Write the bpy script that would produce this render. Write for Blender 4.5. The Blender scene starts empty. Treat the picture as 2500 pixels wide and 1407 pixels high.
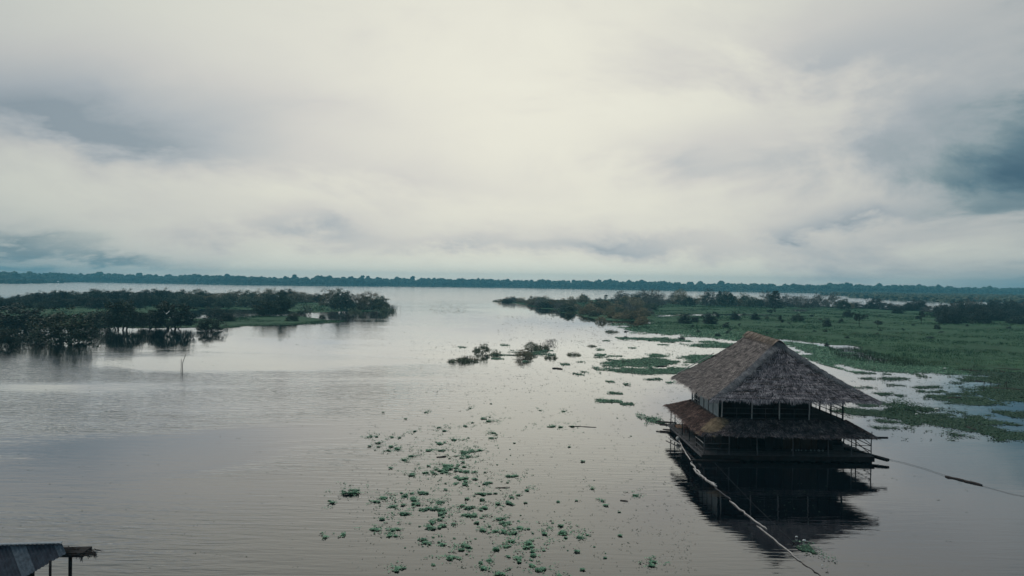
import bpy, math, random
import numpy as np
from mathutils import Vector, Matrix

random.seed(7)
rng = np.random.default_rng(11)
scene = bpy.context.scene
COL = scene.collection
R = math.radians

# ------------------------------------------------------------------ camera
FPX, CAMH, ROLL = 1850.0, 15.5, 0.0135
PITCH = math.atan(12.5 / FPX)
cam_data = bpy.data.cameras.new('camera')
cam = bpy.data.objects.new('camera', cam_data)
COL.objects.link(cam)
cam_data.sensor_width = 36.0
cam_data.lens = FPX / 2500.0 * 36.0
cam_data.clip_start = 0.5
cam_data.clip_end = 20000.0
cam.matrix_world = (Matrix.Translation((0, 0, CAMH)) @ Matrix.Rotation(R(90) - PITCH, 4, 'X') @ Matrix.Rotation(ROLL, 4, 'Z'))
scene.camera = cam


def ray(u, v):
    """Direction in which the photograph's point (u, v) lies."""
    x, y = u - 1250.0, -(v - 703.5)
    c, s = math.cos(ROLL), math.sin(ROLL)
    a, b = (x * c - y * s) / FPX, (x * s + y * c) / FPX
    return (a, math.cos(PITCH) + b * math.sin(PITCH), b * math.cos(PITCH) - math.sin(PITCH))


def G(u, v, z=0.0):
    """Point of the place at height z that the photograph shows at (u, v)."""
    d = ray(u, v)
    t = (z - CAMH) / d[2]
    return np.array((d[0] * t, d[1] * t, z))


# ------------------------------------------------------------------ sky
world = bpy.data.worlds.new('World')
scene.world = world
world.use_nodes = True
world.cycles.sampling_method = 'MANUAL'
world.cycles.sample_map_resolution = 512
wt = world.node_tree
wt.nodes.clear()
WN, WL = wt.nodes.new, wt.links.new


def wm(op, a, b=None, c=None):
    n = WN('ShaderNodeMath')
    n.operation = op
    for i, x in enumerate((a, b, c)):
        if x is None:
            continue
        if isinstance(x, (int, float)):
            n.inputs[i].default_value = x
        else:
            WL(x, n.inputs[i])
    return n.outputs[0]


def wramp(val, stops, interp='EASE'):
    n = WN('ShaderNodeValToRGB')
    n.color_ramp.interpolation = interp
    el = n.color_ramp.elements
    while len(el) < len(stops):
        el.new(0.5)
    for e, (p, c) in zip(el, stops):
        e.position = p
        e.color = (*c, 1)
    WL(val, n.inputs[0])
    return n.outputs[0]


SUN_AZ, SUN_EL = R(-66), R(54)
tc = WN('ShaderNodeTexCoord')
sep = WN('ShaderNodeSeparateXYZ')
WL(tc.outputs['Generated'], sep.inputs[0])
dx, dy, dz = sep.outputs
zc = wm('ADD', wm('MAXIMUM', dz, 0.0), 0.30)
comb = WN('ShaderNodeCombineXYZ')
WL(wm('DIVIDE', dx, zc), comb.inputs[0])
WL(wm('DIVIDE', dy, zc), comb.inputs[1])


def wnoise(scale, detail, rough, dist, rot=0.0, stretch=(1, 1, 1)):
    mp = WN('ShaderNodeMapping')
    mp.inputs['Rotation'].default_value = (0, 0, rot)
    mp.inputs['Scale'].default_value = stretch
    WL(comb.outputs[0], mp.inputs[0])
    n = WN('ShaderNodeTexNoise')
    n.inputs['Scale'].default_value = scale
    n.inputs['Detail'].default_value = detail
    n.inputs['Roughness'].default_value = rough
    n.inputs['Distortion'].default_value = dist
    WL(mp.outputs[0], n.inputs['Vector'])
    return n.outputs['Fac']


n1 = wnoise(0.95, 6, 0.55, 0.35, 0.35, (1.0, 1.4, 1))
pf = WN('ShaderNodeTexNoise')      # puffs, as wide as high
pmap = WN('ShaderNodeMapping')
pmap.inputs['Scale'].default_value = (1, 1, 2.3)
pmap.inputs['Rotation'].default_value = (0, R(12), 0)
WL(tc.outputs['Generated'], pmap.inputs[0])
WL(pmap.outputs[0], pf.inputs['Vector'])
pf.inputs['Scale'].default_value = 4.2
pf.inputs['Detail'].default_value = 8
pf.inputs['Roughness'].default_value = .62
pf.inputs['Distortion'].default_value = .35
n2 = pf.outputs['Fac']
n3 = wnoise(0.45, 2, 0.5, 0.2, 0.9, (1, 1, 1))
az = wm('ADD', wm('ARCTAN2', dx, dy), wm('MULTIPLY', wm('SUBTRACT', n2, 0.5), 0.34))
el = wm('ADD', wm('ARCSINE', wm('MINIMUM', dz, 1.0)), wm('MULTIPLY', wm('SUBTRACT', n2, 0.45), 0.16))


def masses(blobs):
    """sum of soft cloud masses: u, v, half width, half height, strength, where the photograph shows them"""
    tot = None
    for (u, v, su, sv, amp) in blobs:
        d = ray(u, v)
        a0, e0 = math.atan2(d[0], d[1]), math.asin(d[2] / math.sqrt(sum(q * q for q in d)))
        mp = WN('ShaderNodeMapping')
        mp.vector_type = 'TEXTURE'
        mp.inputs['Location'].default_value = (a0, e0, 0)
        mp.inputs['Scale'].default_value = (2.0 * su / FPX * math.cos(a0) ** 2, 2.0 * sv / FPX * math.cos(a0), 1)
        WL(azel.outputs[0], mp.inputs[0])
        gr = WN('ShaderNodeTexGradient')
        gr.gradient_type = 'QUADRATIC_SPHERE'
        WL(mp.outputs[0], gr.inputs[0])
        g = wm('MULTIPLY_ADD', gr.outputs['Fac'], amp * 1.25, tot if tot is not None else 0.0)
        tot = g
    return tot


azel = WN('ShaderNodeCombineXYZ')
WL(az, azel.inputs[0])
WL(el, azel.inputs[1])
GREY = masses([(120, 250, 360, 110, .42), (430, 340, 280, 70, .34), (230, 270, 640, 190, .52), (2420, 280, 480, 380, .50), (760, 250, 260, 60, .20), (760, 545, 190, 40, .50), (1120, 580, 160, 22, .25),
               (1500, 580, 300, 34, .62), (1720, 345, 260, 60, .40), (2000, 130, 420, 110, .42), (2080, 520, 180, 22, .42), (2200, 330, 220, 150, .34), (-250, 300, 200, 150, .4), (600, 520, 500, 120, .12), (2150, 600, 400, 120, .25), (1000, 420, 300, 50, .18),
               (640, 460, 300, 50, -.22), (1350, 230, 420, 190, -.22), (1250, 655, 800, 40, -.50)])
TEAL = masses([(10, 585, 330, 40, .40), (330, 605, 230, 22, .34), (60, 645, 380, 18, .40), (-330, 620, 260, 90, .55),
               (2570, 120, 120, 200, .34), (2580, 345, 280, 130, .26), (2420, 395, 190, 30, .16), (2540, 500, 250, 44, .34), (2580, 640, 270, 60, .40), (2330, 692, 230, 18, .26), (2900, 420, 260, 400, .60), (2660, 400, 460, 460, .26), (2480, 440, 280, 130, .12)])
nz = wm('ADD', wm('MULTIPLY', wm('SUBTRACT', n1, 0.5), 0.75), wm('MULTIPLY', wm('SUBTRACT', n2, 0.5), 0.95))
gd = wm('ADD', wm('MULTIPLY', GREY, wm('ADD', 0.75, wm('MULTIPLY', n2, 1.2))), wm('MULTIPLY', nz, 1.1))
gd = wm('ADD', gd, wm('MULTIPLY', wm('SUBTRACT', n3, 0.5), 0.35))
cream = wramp(wm('ADD', wm('MULTIPLY', gd, 0.52), 0.28), [(0.0, (.93, .91, .775)), (0.25, (.87, .845, .73)), (0.50, (.74, .715, .66)), (0.78, (.53, .555, .565)), (1.0, (.36, .415, .45))], 'LINEAR')
td = wm('MULTIPLY', TEAL, wm('ADD', 0.15, wm('MULTIPLY', n2, 1.3)))
td = wm('ADD', td, wm('MULTIPLY', wm('MULTIPLY', nz, wm('MINIMUM', wm('MULTIPLY', TEAL, 3.0), 1.0)), 0.75))
tealc = wramp(td, [(0.0, (.55, .58, .57)), (0.35, (.34, .42, .435)), (0.65, (.17, .27, .315)), (1.0, (.07, .15, .21))], 'LINEAR')
cm = WN('ShaderNodeMix')
cm.data_type = 'RGBA'
tm = wm('MINIMUM', wm('MAXIMUM', wm('MULTIPLY', td, 2.6), 0.0), 1.0)
WL(tm, cm.inputs[0])
WL(cream, cm.inputs[6])
WL(tealc, cm.inputs[7])
# the cloud deck is brightest straight ahead, and dulls to blue grey away from there, faster higher up
elr = wm('ARCSINE', wm('MINIMUM', dz, 1.0))
gw = WN('ShaderNodeMapRange')
gw.interpolation_type = 'SMOOTHSTEP'
for k_, x_ in zip(('From Min', 'From Max', 'To Min', 'To Max'), (0.24, 0.70, 0.84, 0.30)):
    gw.inputs[k_].default_value = x_
WL(elr, gw.inputs['Value'])
ga = wm('DIVIDE', wm('ADD', wm('ARCTAN2', dx, dy), 0.01), gw.outputs[0])
ge = wm('DIVIDE', wm('SUBTRACT', elr, 0.20), 0.62)
glow = wm('POWER', 2.718, wm('MULTIPLY', wm('ADD', wm('MULTIPLY', ga, ga), wm('MULTIPLY', ge, ge)), -1.0))
dull = WN('ShaderNodeMix')
dull.data_type = 'RGBA'
dull.blend_type = 'MULTIPLY'
dull.inputs[0].default_value = 1.0
WL(cm.outputs[2], dull.inputs[6])
dull.inputs[7].default_value = (.25, .35, .46, 1)
gm = WN('ShaderNodeMix')
gm.data_type = 'RGBA'
WL(glow, gm.inputs[0])
WL(dull.outputs[2], gm.inputs[6])
WL(cm.outputs[2], gm.inputs[7])
cloud = gm.outputs[2]
sky = WN('ShaderNodeTexSky')
sky.sky_type = 'NISHITA'
sky.sun_disc = False
sky.sun_elevation = SUN_EL
sky.sun_rotation = SUN_AZ
sky.air_density = 1.5
sky.dust_density = 3.0
sks = WN('ShaderNodeMix')
sks.data_type = 'RGBA'
sks.blend_type = 'MULTIPLY'
sks.inputs[0].default_value = 1.0
WL(sky.outputs[0], sks.inputs[6])
sks.inputs[7].default_value = (.06, .06, .06, 1)
mixs = WN('ShaderNodeMix')
mixs.data_type = 'RGBA'
mixs.inputs[0].default_value = 0.93      # closed cloud deck, a little blue sky through it
WL(sks.outputs[2], mixs.inputs[6])
WL(cloud, mixs.inputs[7])
bg = WN('ShaderNodeBackground')
bg.inputs['Strength'].default_value = 1.0
WL(mixs.outputs[2], bg.inputs['Color'])
wo = WN('ShaderNodeOutputWorld')
WL(bg.outputs[0], wo.inputs[0])

# ------------------------------------------------------------------ sun behind the cloud, exposure
sd = bpy.data.lights.new('sun', 'SUN')
sd.energy = 1.5
sd.angle = R(22)
sd.color = (1.0, .95, .88)
sun = bpy.data.objects.new('sun', sd)
COL.objects.link(sun)
S = Vector((math.sin(SUN_AZ) * math.cos(SUN_EL), math.cos(SUN_AZ) * math.cos(SUN_EL), math.sin(SUN_EL)))
sun.rotation_euler = S.to_track_quat('Z', 'Y').to_euler()
scene.view_settings.view_transform = 'Standard'
scene.view_settings.look = 'None'
scene.view_settings.exposure = 0.0
scene.view_settings.gamma = 1.0
scene.view_settings.use_curve_mapping = False
scene.render.engine = 'CYCLES'
scene.cycles.use_denoising = True
scene.cycles.max_bounces = 4
scene.cycles.diffuse_bounces = 2
scene.cycles.glossy_bounces = 2
scene.cycles.use_adaptive_sampling = True
scene.cycles.adaptive_threshold = 0.02
scene.cycles.volume_bounces = 1
scene.cycles.transparent_max_bounces = 8


# ------------------------------------------------------------------ materials
class NT:
    def __init__(self, name):
        self.m = bpy.data.materials.new(name)
        self.m.use_nodes = True
        self.t = self.m.node_tree
        self.b = self.t.nodes['Principled BSDF']

    def new(self, ty):
        return self.t.nodes.new(ty)

    def link(self, a, b):
        self.t.links.new(a, b)

    def math(self, op, a, b=None):
        n = self.new('ShaderNodeMath')
        n.operation = op
        for i, x in enumerate((a, b)):
            if x is None:
                continue
            if isinstance(x, (int, float)):
                n.inputs[i].default_value = x
            else:
                self.link(x, n.inputs[i])
        return n.outputs[0]

    def noise(self, scale, detail=3, rough=.5, stretch=(1, 1, 1), rot=0.0, coord='Object', dist=0.0):
        if coord == 'World':
            src = self.new('ShaderNodeNewGeometry').outputs['Position']
        else:
            src = self.new('ShaderNodeTexCoord').outputs[coord]
        mp = self.new('ShaderNodeMapping')
        mp.inputs['Scale'].default_value = stretch
        mp.inputs['Rotation'].default_value = (0, 0, rot)
        self.link(src, mp.inputs[0])
        n = self.new('ShaderNodeTexNoise')
        n.inputs['Scale'].default_value = scale
        n.inputs['Detail'].default_value = detail
        n.inputs['Roughness'].default_value = rough
        n.inputs['Distortion'].default_value = dist
        self.link(mp.outputs[0], n.inputs['Vector'])
        return n.outputs['Fac']

    def ramp(self, val, stops):
        n = self.new('ShaderNodeValToRGB')
        el = n.color_ramp.elements
        while len(el) < len(stops):
            el.new(.5)
        for e, (p, c) in zip(el, stops):
            e.position = p
            e.color = (*c, 1)
        self.link(val, n.inputs[0])
        return n.outputs[0]

    def bump(self, h, strength, dist=.05):
        n = self.new('ShaderNodeBump')
        n.inputs['Strength'].default_value = strength
        n.inputs['Distance'].default_value = dist
        self.link(h, n.inputs['Height'])
        self.link(n.outputs[0], self.b.inputs['Normal'])


def mat_mix(name, stops, rough=.85, island=.5, objrand=0.0, scale=3.0, detail=4, spec=.2, wscale=None, wamt=0.0, bump=0.0, stretch=(1, 1, 1)):
    """Colour ramp driven by fine noise, by piece and by object: colour, grain, wear, and the shade painted between thatch courses."""
    n = NT(name)
    f = n.math('MULTIPLY', n.math('SUBTRACT', n.noise(scale, detail, .6, stretch), .5), 1.6)
    if island:
        gi = n.new('ShaderNodeNewGeometry').outputs['Random Per Island']
        f = n.math('ADD', f, n.math('MULTIPLY', n.math('SUBTRACT', gi, .5), island))
    if objrand:
        oi = n.new('ShaderNodeObjectInfo').outputs['Random']
        f = n.math('ADD', f, n.math('MULTIPLY', n.math('SUBTRACT', oi, .5), objrand))
    if wscale:
        f = n.math('ADD', f, n.math('MULTIPLY', n.math('SUBTRACT', n.noise(wscale, 3, .5, coord='World'), .5), wamt))
    f = n.math('ADD', f, .5)
    n.link(n.ramp(f, stops), n.b.inputs['Base Color'])
    n.b.inputs['Roughness'].default_value = rough
    n.b.inputs['Specular IOR Level'].default_value = spec
    if bump:
        n.bump(n.noise(scale * 3, 5, .6, stretch), bump)
    return n.m


M = {}
M['leaf_dark'] = mat_mix('leaf_dark', [(0, (.010, .017, .012)), (.5, (.028, .042, .025)), (1, (.065, .085, .042))], .6, .55, .5, 4)
M['leaf_mid'] = mat_mix('leaf_mid', [(0, (.03, .044, .034)), (.5, (.085, .112, .076)), (1, (.165, .185, .12))], .65, .55, .5, 4)
M['leaf_olive'] = mat_mix('leaf_olive', [(0, (.075, .065, .04)), (.5, (.22, .185, .115)), (1, (.34, .285, .185))], .7, .55, .6, 4)
M['leaf_grey'] = mat_mix('leaf_grey', [(0, (.05, .054, .05)), (.5, (.135, .135, .12)), (1, (.23, .22, .19))], .7, .55, .5, 4)
M['leaf_navy'] = mat_mix('leaf_navy', [(0, (.012, .02, .018)), (.5, (.034, .05, .044)), (1, (.07, .088, .072))], .6, .5, .3, 4)
M['leaf_islet'] = mat_mix('leaf_islet', [(0, (.04, .056, .034)), (.5, (.115, .14, .08)), (1, (.22, .23, .135))], .65, .6, .5, 4)
M['bark'] = mat_mix('bark', [(0, (.018, .015, .013)), (1, (.07, .06, .05))], .9, .2, .3, 3)
M['grass'] = mat_mix('grass', [(0, (.02, .045, .026)), (.45, (.042, .105, .055)), (.8, (.085, .155, .075)), (1, (.15, .15, .075))], .75, .5, 0, .8, wscale=.03, wamt=1.5)
M['marsh'] = mat_mix('marsh', [(0, (.022, .04, .022)), (.45, (.036, .085, .042)), (.8, (.05, .115, .055)), (1, (.085, .085, .045))], .9, 0, 0, .35, wscale=.035, wamt=1.0, bump=.6)
M['floatleaf'] = mat_mix('floatleaf', [(0, (.035, .095, .056)), (.5, (.10, .235, .14)), (1, (.20, .37, .22))], .5, .7, .35, 2, spec=.4)
M['floatleaf_deep'] = mat_mix('floatleaf_deep', [(0, (.014, .036, .022)), (.5, (.036, .085, .045)), (1, (.075, .13, .07))], .55, .7, .3, 2, spec=.3)
M['mat_stems'] = mat_mix('mat_stems', [(0, (.014, .03, .02)), (.5, (.028, .062, .036)), (1, (.05, .095, .052))], .8, 0, .2, 1.5)
M['debris'] = mat_mix('debris', [(0, (.02, .03, .022)), (.6, (.04, .07, .045)), (1, (.07, .10, .06))], .8, .8, 0, 1)
M['reed'] = mat_mix('reed', [(0, (.02, .03, .022)), (1, (.06, .085, .05))], .8, .8, 0, 1)
M['thatch'] = mat_mix('thatch', [(0, (.035, .031, .033)), (.4, (.15, .131, .128)), (.7, (.29, .253, .242)), (1, (.46, .405, .38))], .9, .85, 0, 1.6, 5, .1)
M['thatch_front'] = mat_mix('thatch_front', [(0, (.032, .029, .036)), (.4, (.13, .117, .132)), (.7, (.24, .217, .233)), (1, (.40, .362, .373))], .9, .85, 0, 1.6, 5, .1)
M['thatch_shade'] = mat_mix('thatch_shade', [(0, (.018, .015, .016)), (.5, (.045, .038, .038)), (1, (.09, .076, .074))], .95, .3, 0, 3.0, 5, .1)  # dark strip colour, paints the shadow lines between thatch courses
M['thatch_red'] = mat_mix('thatch_red', [(0, (.016, .011, .011)), (.4, (.060, .039, .036)), (.75, (.13, .083, .073)), (1, (.26, .175, .15))], .9, .85, 0, 1.2, 5, .1)
M['thatch_low'] = mat_mix('thatch_low', [(0, (.018, .016, .019)), (.4, (.06, .053, .06)), (.75, (.13, .11, .115)), (1, (.28, .23, .22))], .9, .85, 0, 1.4, 5, .1)
M['thatch_tan'] = mat_mix('thatch_tan', [(0, (.06, .045, .03)), (.5, (.17, .128, .085)), (1, (.32, .25, .165))], .85, .7, 0, 2.0, 4, .15)
M['thatch_ridge'] = mat_mix('thatch_ridge', [(0, (.045, .036, .032)), (.5, (.15, .12, .102)), (1, (.34, .27, .22))], .85, .7, 0, 2.0, 4, .15)
M['thatch_hip'] = mat_mix('thatch_hip', [(0, (.045, .046, .052)), (.5, (.125, .125, .135)), (1, (.25, .245, .25))], .9, .7, 0, 2.0, 4, .15)
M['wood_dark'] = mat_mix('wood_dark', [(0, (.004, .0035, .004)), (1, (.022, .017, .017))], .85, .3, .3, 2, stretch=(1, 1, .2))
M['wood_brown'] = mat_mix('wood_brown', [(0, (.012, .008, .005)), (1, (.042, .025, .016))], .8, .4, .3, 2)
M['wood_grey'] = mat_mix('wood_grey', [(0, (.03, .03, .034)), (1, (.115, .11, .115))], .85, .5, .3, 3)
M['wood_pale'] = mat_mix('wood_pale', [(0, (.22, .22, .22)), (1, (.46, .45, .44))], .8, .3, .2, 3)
M['wood_orange'] = mat_mix('wood_orange', [(0, (.20, .10, .05)), (1, (.36, .20, .11))], .8, .3, .2, 3)
M['panel_pale'] = mat_mix('panel_pale', [(0, (.13, .155, .165)), (.5, (.21, .24, .25)), (1, (.32, .35, .355))], .7, .2, .3, 1.5)
M['drift'] = mat_mix('drift', [(0, (.20, .185, .18)), (.5, (.40, .375, .36)), (1, (.58, .55, .53))], .85, .2, .3, 2.5, bump=.4)
M['drift_dark'] = mat_mix('drift_dark', [(0, (.02, .016, .016)), (1, (.07, .055, .05))], .85, .2, .3, 2.5)
M['white'] = mat_mix('white', [(0, (.6, .6, .58)), (1, (.82, .82, .8))], .6, 0, 0, 3)
M['bird'] = mat_mix('bird', [(0, (.78, .78, .76)), (1, (.88, .88, .86))], .7, 0, 0, 3)
M['rope'] = mat_mix('rope', [(0, (.02, .02, .022)), (1, (.05, .05, .055))], .9, 0, 0, 5)
M['red_paint'] = mat_mix('red_paint', [(0, (.07, .02, .02)), (1, (.17, .06, .05))], .6, .2, 0, 3)
M['tin'] = mat_mix('tin', [(0, (.05, .032, .026)), (.3, (.05, .065, .085)), (.6, (.09, .115, .145)), (1, (.16, .19, .22))], .6, .1, 0, 5, 6, .3, bump=.3)
M['tin_dark'] = mat_mix('tin_dark', [(0, (.022, .016, .018)), (.25, (.014, .019, .032)), (.7, (.032, .042, .062)), (1, (.07, .085, .105))], .65, .1, 0, 4, 6, .3, bump=.3)
M['tin_light'] = mat_mix('tin_light', [(0, (.10, .12, .14)), (.5, (.19, .22, .25)), (1, (.30, .33, .36))], .5, .1, 0, 3, 6, .5)
M['forest'] = mat_mix('forest', [(0, (.008, .016, .013)), (.5, (.025, .045, .03)), (1, (.06, .085, .05))], .8, .6, 0, .05)
M['forest_front'] = mat_mix('forest_front', [(0, (.02, .03, .02)), (.5, (.055, .07, .042)), (1, (.10, .105, .065))], .8, .7, 0, .05)

# water: smooth brown-black river lagoon, wind ripples in patches
w = NT('water')
rip1 = w.noise(1.0, 3, .55, (.22, 1.35, 1), R(9), 'World', .4)
rip2 = w.noise(1.0, 2, .5, (.75, 3.4, 1), R(-6), 'World', .3)
patch = w.noise(.020, 3, .55, (.5, 1.5, 1), R(12), 'World', .8)


def wmap(val, a, b, c, d):
    n = w.new('ShaderNodeMapRange')
    n.interpolation_type = 'SMOOTHSTEP'
    for k, x in zip(('From Min', 'From Max', 'To Min', 'To Max'), (a, b, c, d)):
        n.inputs[k].default_value = x
    w.link(val, n.inputs['Value'])
    return n.outputs[0]


wsep = w.new('ShaderNodeSeparateXYZ')
w.link(w.new('ShaderNodeNewGeometry').outputs['Position'], wsep.inputs[0])
fetch = wmap(wsep.outputs[1], 330, 700, 0.0, 1.0)      # the open lagoon is ruffled by wind, the channel is sheltered
breeze = w.math('MULTIPLY', wmap(patch, .40, .60, .12, 1.0), w.math('MULTIPLY', wmap(wsep.outputs[0], -22, 0, 1.0, .16), wmap(wsep.outputs[1], 105, 185, 1.0, .22)))
hh = w.math('ADD', w.math('MULTIPLY', rip1, .090), w.math('MULTIPLY', rip2, .028))
hh = w.math('MULTIPLY', hh, breeze)
bn = w.new('ShaderNodeBump')
bn.inputs['Strength'].default_value = 1.0
bn.inputs['Distance'].default_value = 1.0
w.link(hh, bn.inputs['Height'])
fres = w.new('ShaderNodeFresnel')
fres.inputs['IOR'].default_value = 1.33
w.link(bn.outputs[0], fres.inputs['Normal'])
fac = w.math('MINIMUM', w.math('MULTIPLY', w.math('POWER', fres.outputs[0], .85), 1.48), .96)
body = w.new('ShaderNodeBsdfDiffuse')
body.inputs['Color'].default_value = (.003, .0045, .007, 1)
glo = w.new('ShaderNodeBsdfGlossy')
glo.inputs['Color'].default_value = (.975, .965, .965, 1)
w.link(w.math('ADD', w.math('ADD', .02, w.math('MULTIPLY', breeze, .05)), w.math('MULTIPLY', fetch, .11)), glo.inputs['Roughness'])
w.link(bn.outputs[0], glo.inputs['Normal'])
mx = w.new('ShaderNodeMixShader')
w.link(fac, mx.inputs[0])
w.link(body.outputs[0], mx.inputs[1])
w.link(glo.outputs[0], mx.inputs[2])
w.link(mx.outputs[0], w.t.nodes['Material Output'].inputs['Surface'])
M['water'] = w.m

# ------------------------------------------------------------------ mesh helpers
ORG = {}


def tag(o, label=None, cat=None, group=None, kind=None):
    for k, v in (('label', label), ('category', cat), ('group', group), ('kind', kind)):
        if v:
            o[k] = v
    return o


def mesh(name, V, F, mat, smooth=False):
    me = bpy.data.meshes.new(name)
    V = np.asarray(V, float)
    F = F.tolist() if isinstance(F, np.ndarray) else F
    me.from_pydata(V.tolist(), [], F)
    if smooth:
        me.polygons.foreach_set('use_smooth', [True] * len(me.polygons))
    me.materials.append(M[mat])
    me.update()
    return me


def empty(name, loc):
    o = bpy.data.objects.new(name, None)
    o.empty_display_size = .2
    o.location = tuple(loc)
    COL.objects.link(o)
    ORG[o.name] = np.array(loc, float)
    return o


def put(name, me, parent=None, loc=None):
    o = bpy.data.objects.new(name, me)
    COL.objects.link(o)
    if parent is not None:
        o.parent = parent
        ORG[o.name] = ORG.get(parent.name, np.zeros(3))
    if loc is not None:
        o.location = tuple(loc)
        ORG[o.name] = np.array(loc, float)
    return o


class MB:
    """Collects shapes in place coordinates; build() links them as one mesh object."""

    def __init__(self):
        self.V, self.F, self.n = [], [], 0

    def add(self, V, F):
        V = np.asarray(V, float).reshape(-1, 3)
        self.V.append(V)
        if isinstance(F, np.ndarray):
            F = F.tolist()
        k = self.n
        self.F += [[i + k for i in f] for f in F]
        self.n += len(V)
        return self

    def box(self, a, b, jit=0):
        x0, y0, z0 = a
        x1, y1, z1 = b
        V = [(x0, y0, z0), (x1, y0, z0), (x1, y1, z0), (x0, y1, z0), (x0, y0, z1), (x1, y0, z1), (x1, y1, z1), (x0, y1, z1)]
        V = np.array(V, float)
        if jit:
            V += rng.uniform(-jit, jit, V.shape)
        return self.add(V, [(3, 2, 1, 0), (4, 5, 6, 7), (0, 1, 5, 4), (1, 2, 6, 5), (2, 3, 7, 6), (3, 0, 4, 7)])

    def tube(self, pts, rad, n=6, cap=True):
        pts = [np.array(p, float) for p in pts]
        if not hasattr(rad, '__len__'):
            rad = [rad] * len(pts)
        V = []
        for i, p in enumerate(pts):
            d = pts[min(i + 1, len(pts) - 1)] - pts[max(i - 1, 0)]
            d = d / (np.linalg.norm(d) + 1e-9)
            up = np.array((0, 0, 1.0)) if abs(d[2]) < .9 else np.array((1.0, 0, 0))
            a = np.cross(d, up)
            a /= np.linalg.norm(a)
            b = np.cross(a, d)
            for k in range(n):
                t = 2 * math.pi * k / n
                V.append(p + rad[i] * (math.cos(t) * a + math.sin(t) * b))
        F = []
        for i in range(len(pts) - 1):
            for k in range(n):
                F.append((i * n + k, i * n + (k + 1) % n, (i + 1) * n + (k + 1) % n, (i + 1) * n + k))
        if cap:
            F.append(tuple(range(n - 1, -1, -1)))
            F.append(tuple(range((len(pts) - 1) * n, len(pts) * n)))
        return self.add(V, F)

    def bar(self, p, q, wd, ht):
        """rectangular bar from p to q"""
        p, q = np.array(p, float), np.array(q, float)
        d = (q - p) / np.linalg.norm(q - p)
        up = np.array((0, 0, 1.0)) if abs(d[2]) < .9 else np.array((0, 1.0, 0))
        a = np.cross(d, up)
        a /= np.linalg.norm(a)
        b = np.cross(a, d)
        V = []
        for c in (p, q):
            for s, t in ((-1, -1), (1, -1), (1, 1), (-1, 1)):
                V.append(c + a * s * wd / 2 + b * t * ht / 2)
        return self.add(V, [(3, 2, 1, 0), (4, 5, 6, 7), (0, 1, 5, 4), (1, 2, 6, 5), (2, 3, 7, 6), (3, 0, 4, 7)])

    def build(self, name, mat, parent=None, org=None, smooth=False):
        V = np.concatenate(self.V) if self.V else np.zeros((0, 3))
        if parent is not None:
            V = V - ORG.get(parent.name, np.zeros(3))
            return put(name, mesh(name, V, self.F, mat, smooth), parent)
        if org is None:
            org = np.array((V[:, 0].mean(), V[:, 1].mean(), V[:, 2].min()))
        org = np.array(org, float)
        return put(name, mesh(name, V - org, self.F, mat, smooth), None, org)


def unit(v):
    return v / (np.linalg.norm(v, axis=-1, keepdims=True) + 1e-9)


def leaf_quads(C, ln, wd, up=0.0, hang=None, g=rng):
    """one rhombic leaf face round each point"""
    n = len(C)
    d = g.normal(size=(n, 3))
    if up:
        d[:, 2] = np.abs(d[:, 2]) * (1 + up) + up
    d = unit(d)
    e = unit(np.cross(d, g.normal(size=(n, 3))))
    ln = (np.ones(n) * ln * g.uniform(.6, 1.35, n))[:, None]
    wd = (np.ones(n) * wd * g.uniform(.6, 1.35, n))[:, None]
    V = np.stack([C - d * ln, C + e * wd, C + d * ln, C - e * wd], 1).reshape(-1, 3)
    F = np.arange(4 * n).reshape(n, 4)
    return V, F


def vnoise(x, y, s, seed=0):
    """smooth value noise, 0..1"""
    x, y = np.asarray(x) / s + seed * 17.3, np.asarray(y) / s - seed * 9.1
    xi, yi = np.floor(x).astype(int), np.floor(y).astype(int)
    fx, fy = x - xi, y - yi
    fx, fy = fx * fx * (3 - 2 * fx), fy * fy * (3 - 2 * fy)

    def h(a, b):
        q = np.sin(a * 127.1 + b * 311.7 + seed * 74.7) * 43758.5453
        return q - np.floor(q)
    return (h(xi, yi) * (1 - fx) + h(xi + 1, yi) * fx) * (1 - fy) + (h(xi, yi + 1) * (1 - fx) + h(xi + 1, yi + 1) * fx) * fy


def fbm(x, y, s, seed=0):
    return .55 * vnoise(x, y, s, seed) + .3 * vnoise(x, y, s / 2.2, seed + 1) + .15 * vnoise(x, y, s / 4.7, seed + 2)


def inside(P, x, y):
    P = np.asarray(P)
    r = np.zeros(np.shape(x), bool)
    n = len(P)
    for i in range(n):
        x0, y0 = P[i, 0], P[i, 1]
        x1, y1 = P[(i + 1) % n, 0], P[(i + 1) % n, 1]
        c = ((y0 > y) != (y1 > y)) & (x < (x1 - x0) * (y - y0) / (y1 - y0 + 1e-12) + x0)
        r ^= c
    return r


def edge_dist(P, x, y):
    P = np.asarray(P)
    best = np.full(np.shape(x), 1e9)
    n = len(P)
    for i in range(n):
        a, b = P[i, :2], P[(i + 1) % n, :2]
        ab = b - a
        t = np.clip(((x - a[0]) * ab[0] + (y - a[1]) * ab[1]) / (ab @ ab + 1e-9), 0, 1)
        best = np.minimum(best, np.hypot(x - a[0] - t * ab[0], y - a[1] - t * ab[1]))
    return best


def poly(px):
    return np.array([G(u, v)[:2] for u, v in px])


# ------------------------------------------------------------------ water sheet
me = mesh('water', [(-3700, -150, 0), (3700, -150, 0), (3700, 3700, 0), (-3700, 3700, 0)], [(0, 1, 2, 3)], 'water')
tag(put('water', me), 'calm dark lagoon water mirroring the cloudy sky', kind='structure')


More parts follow.
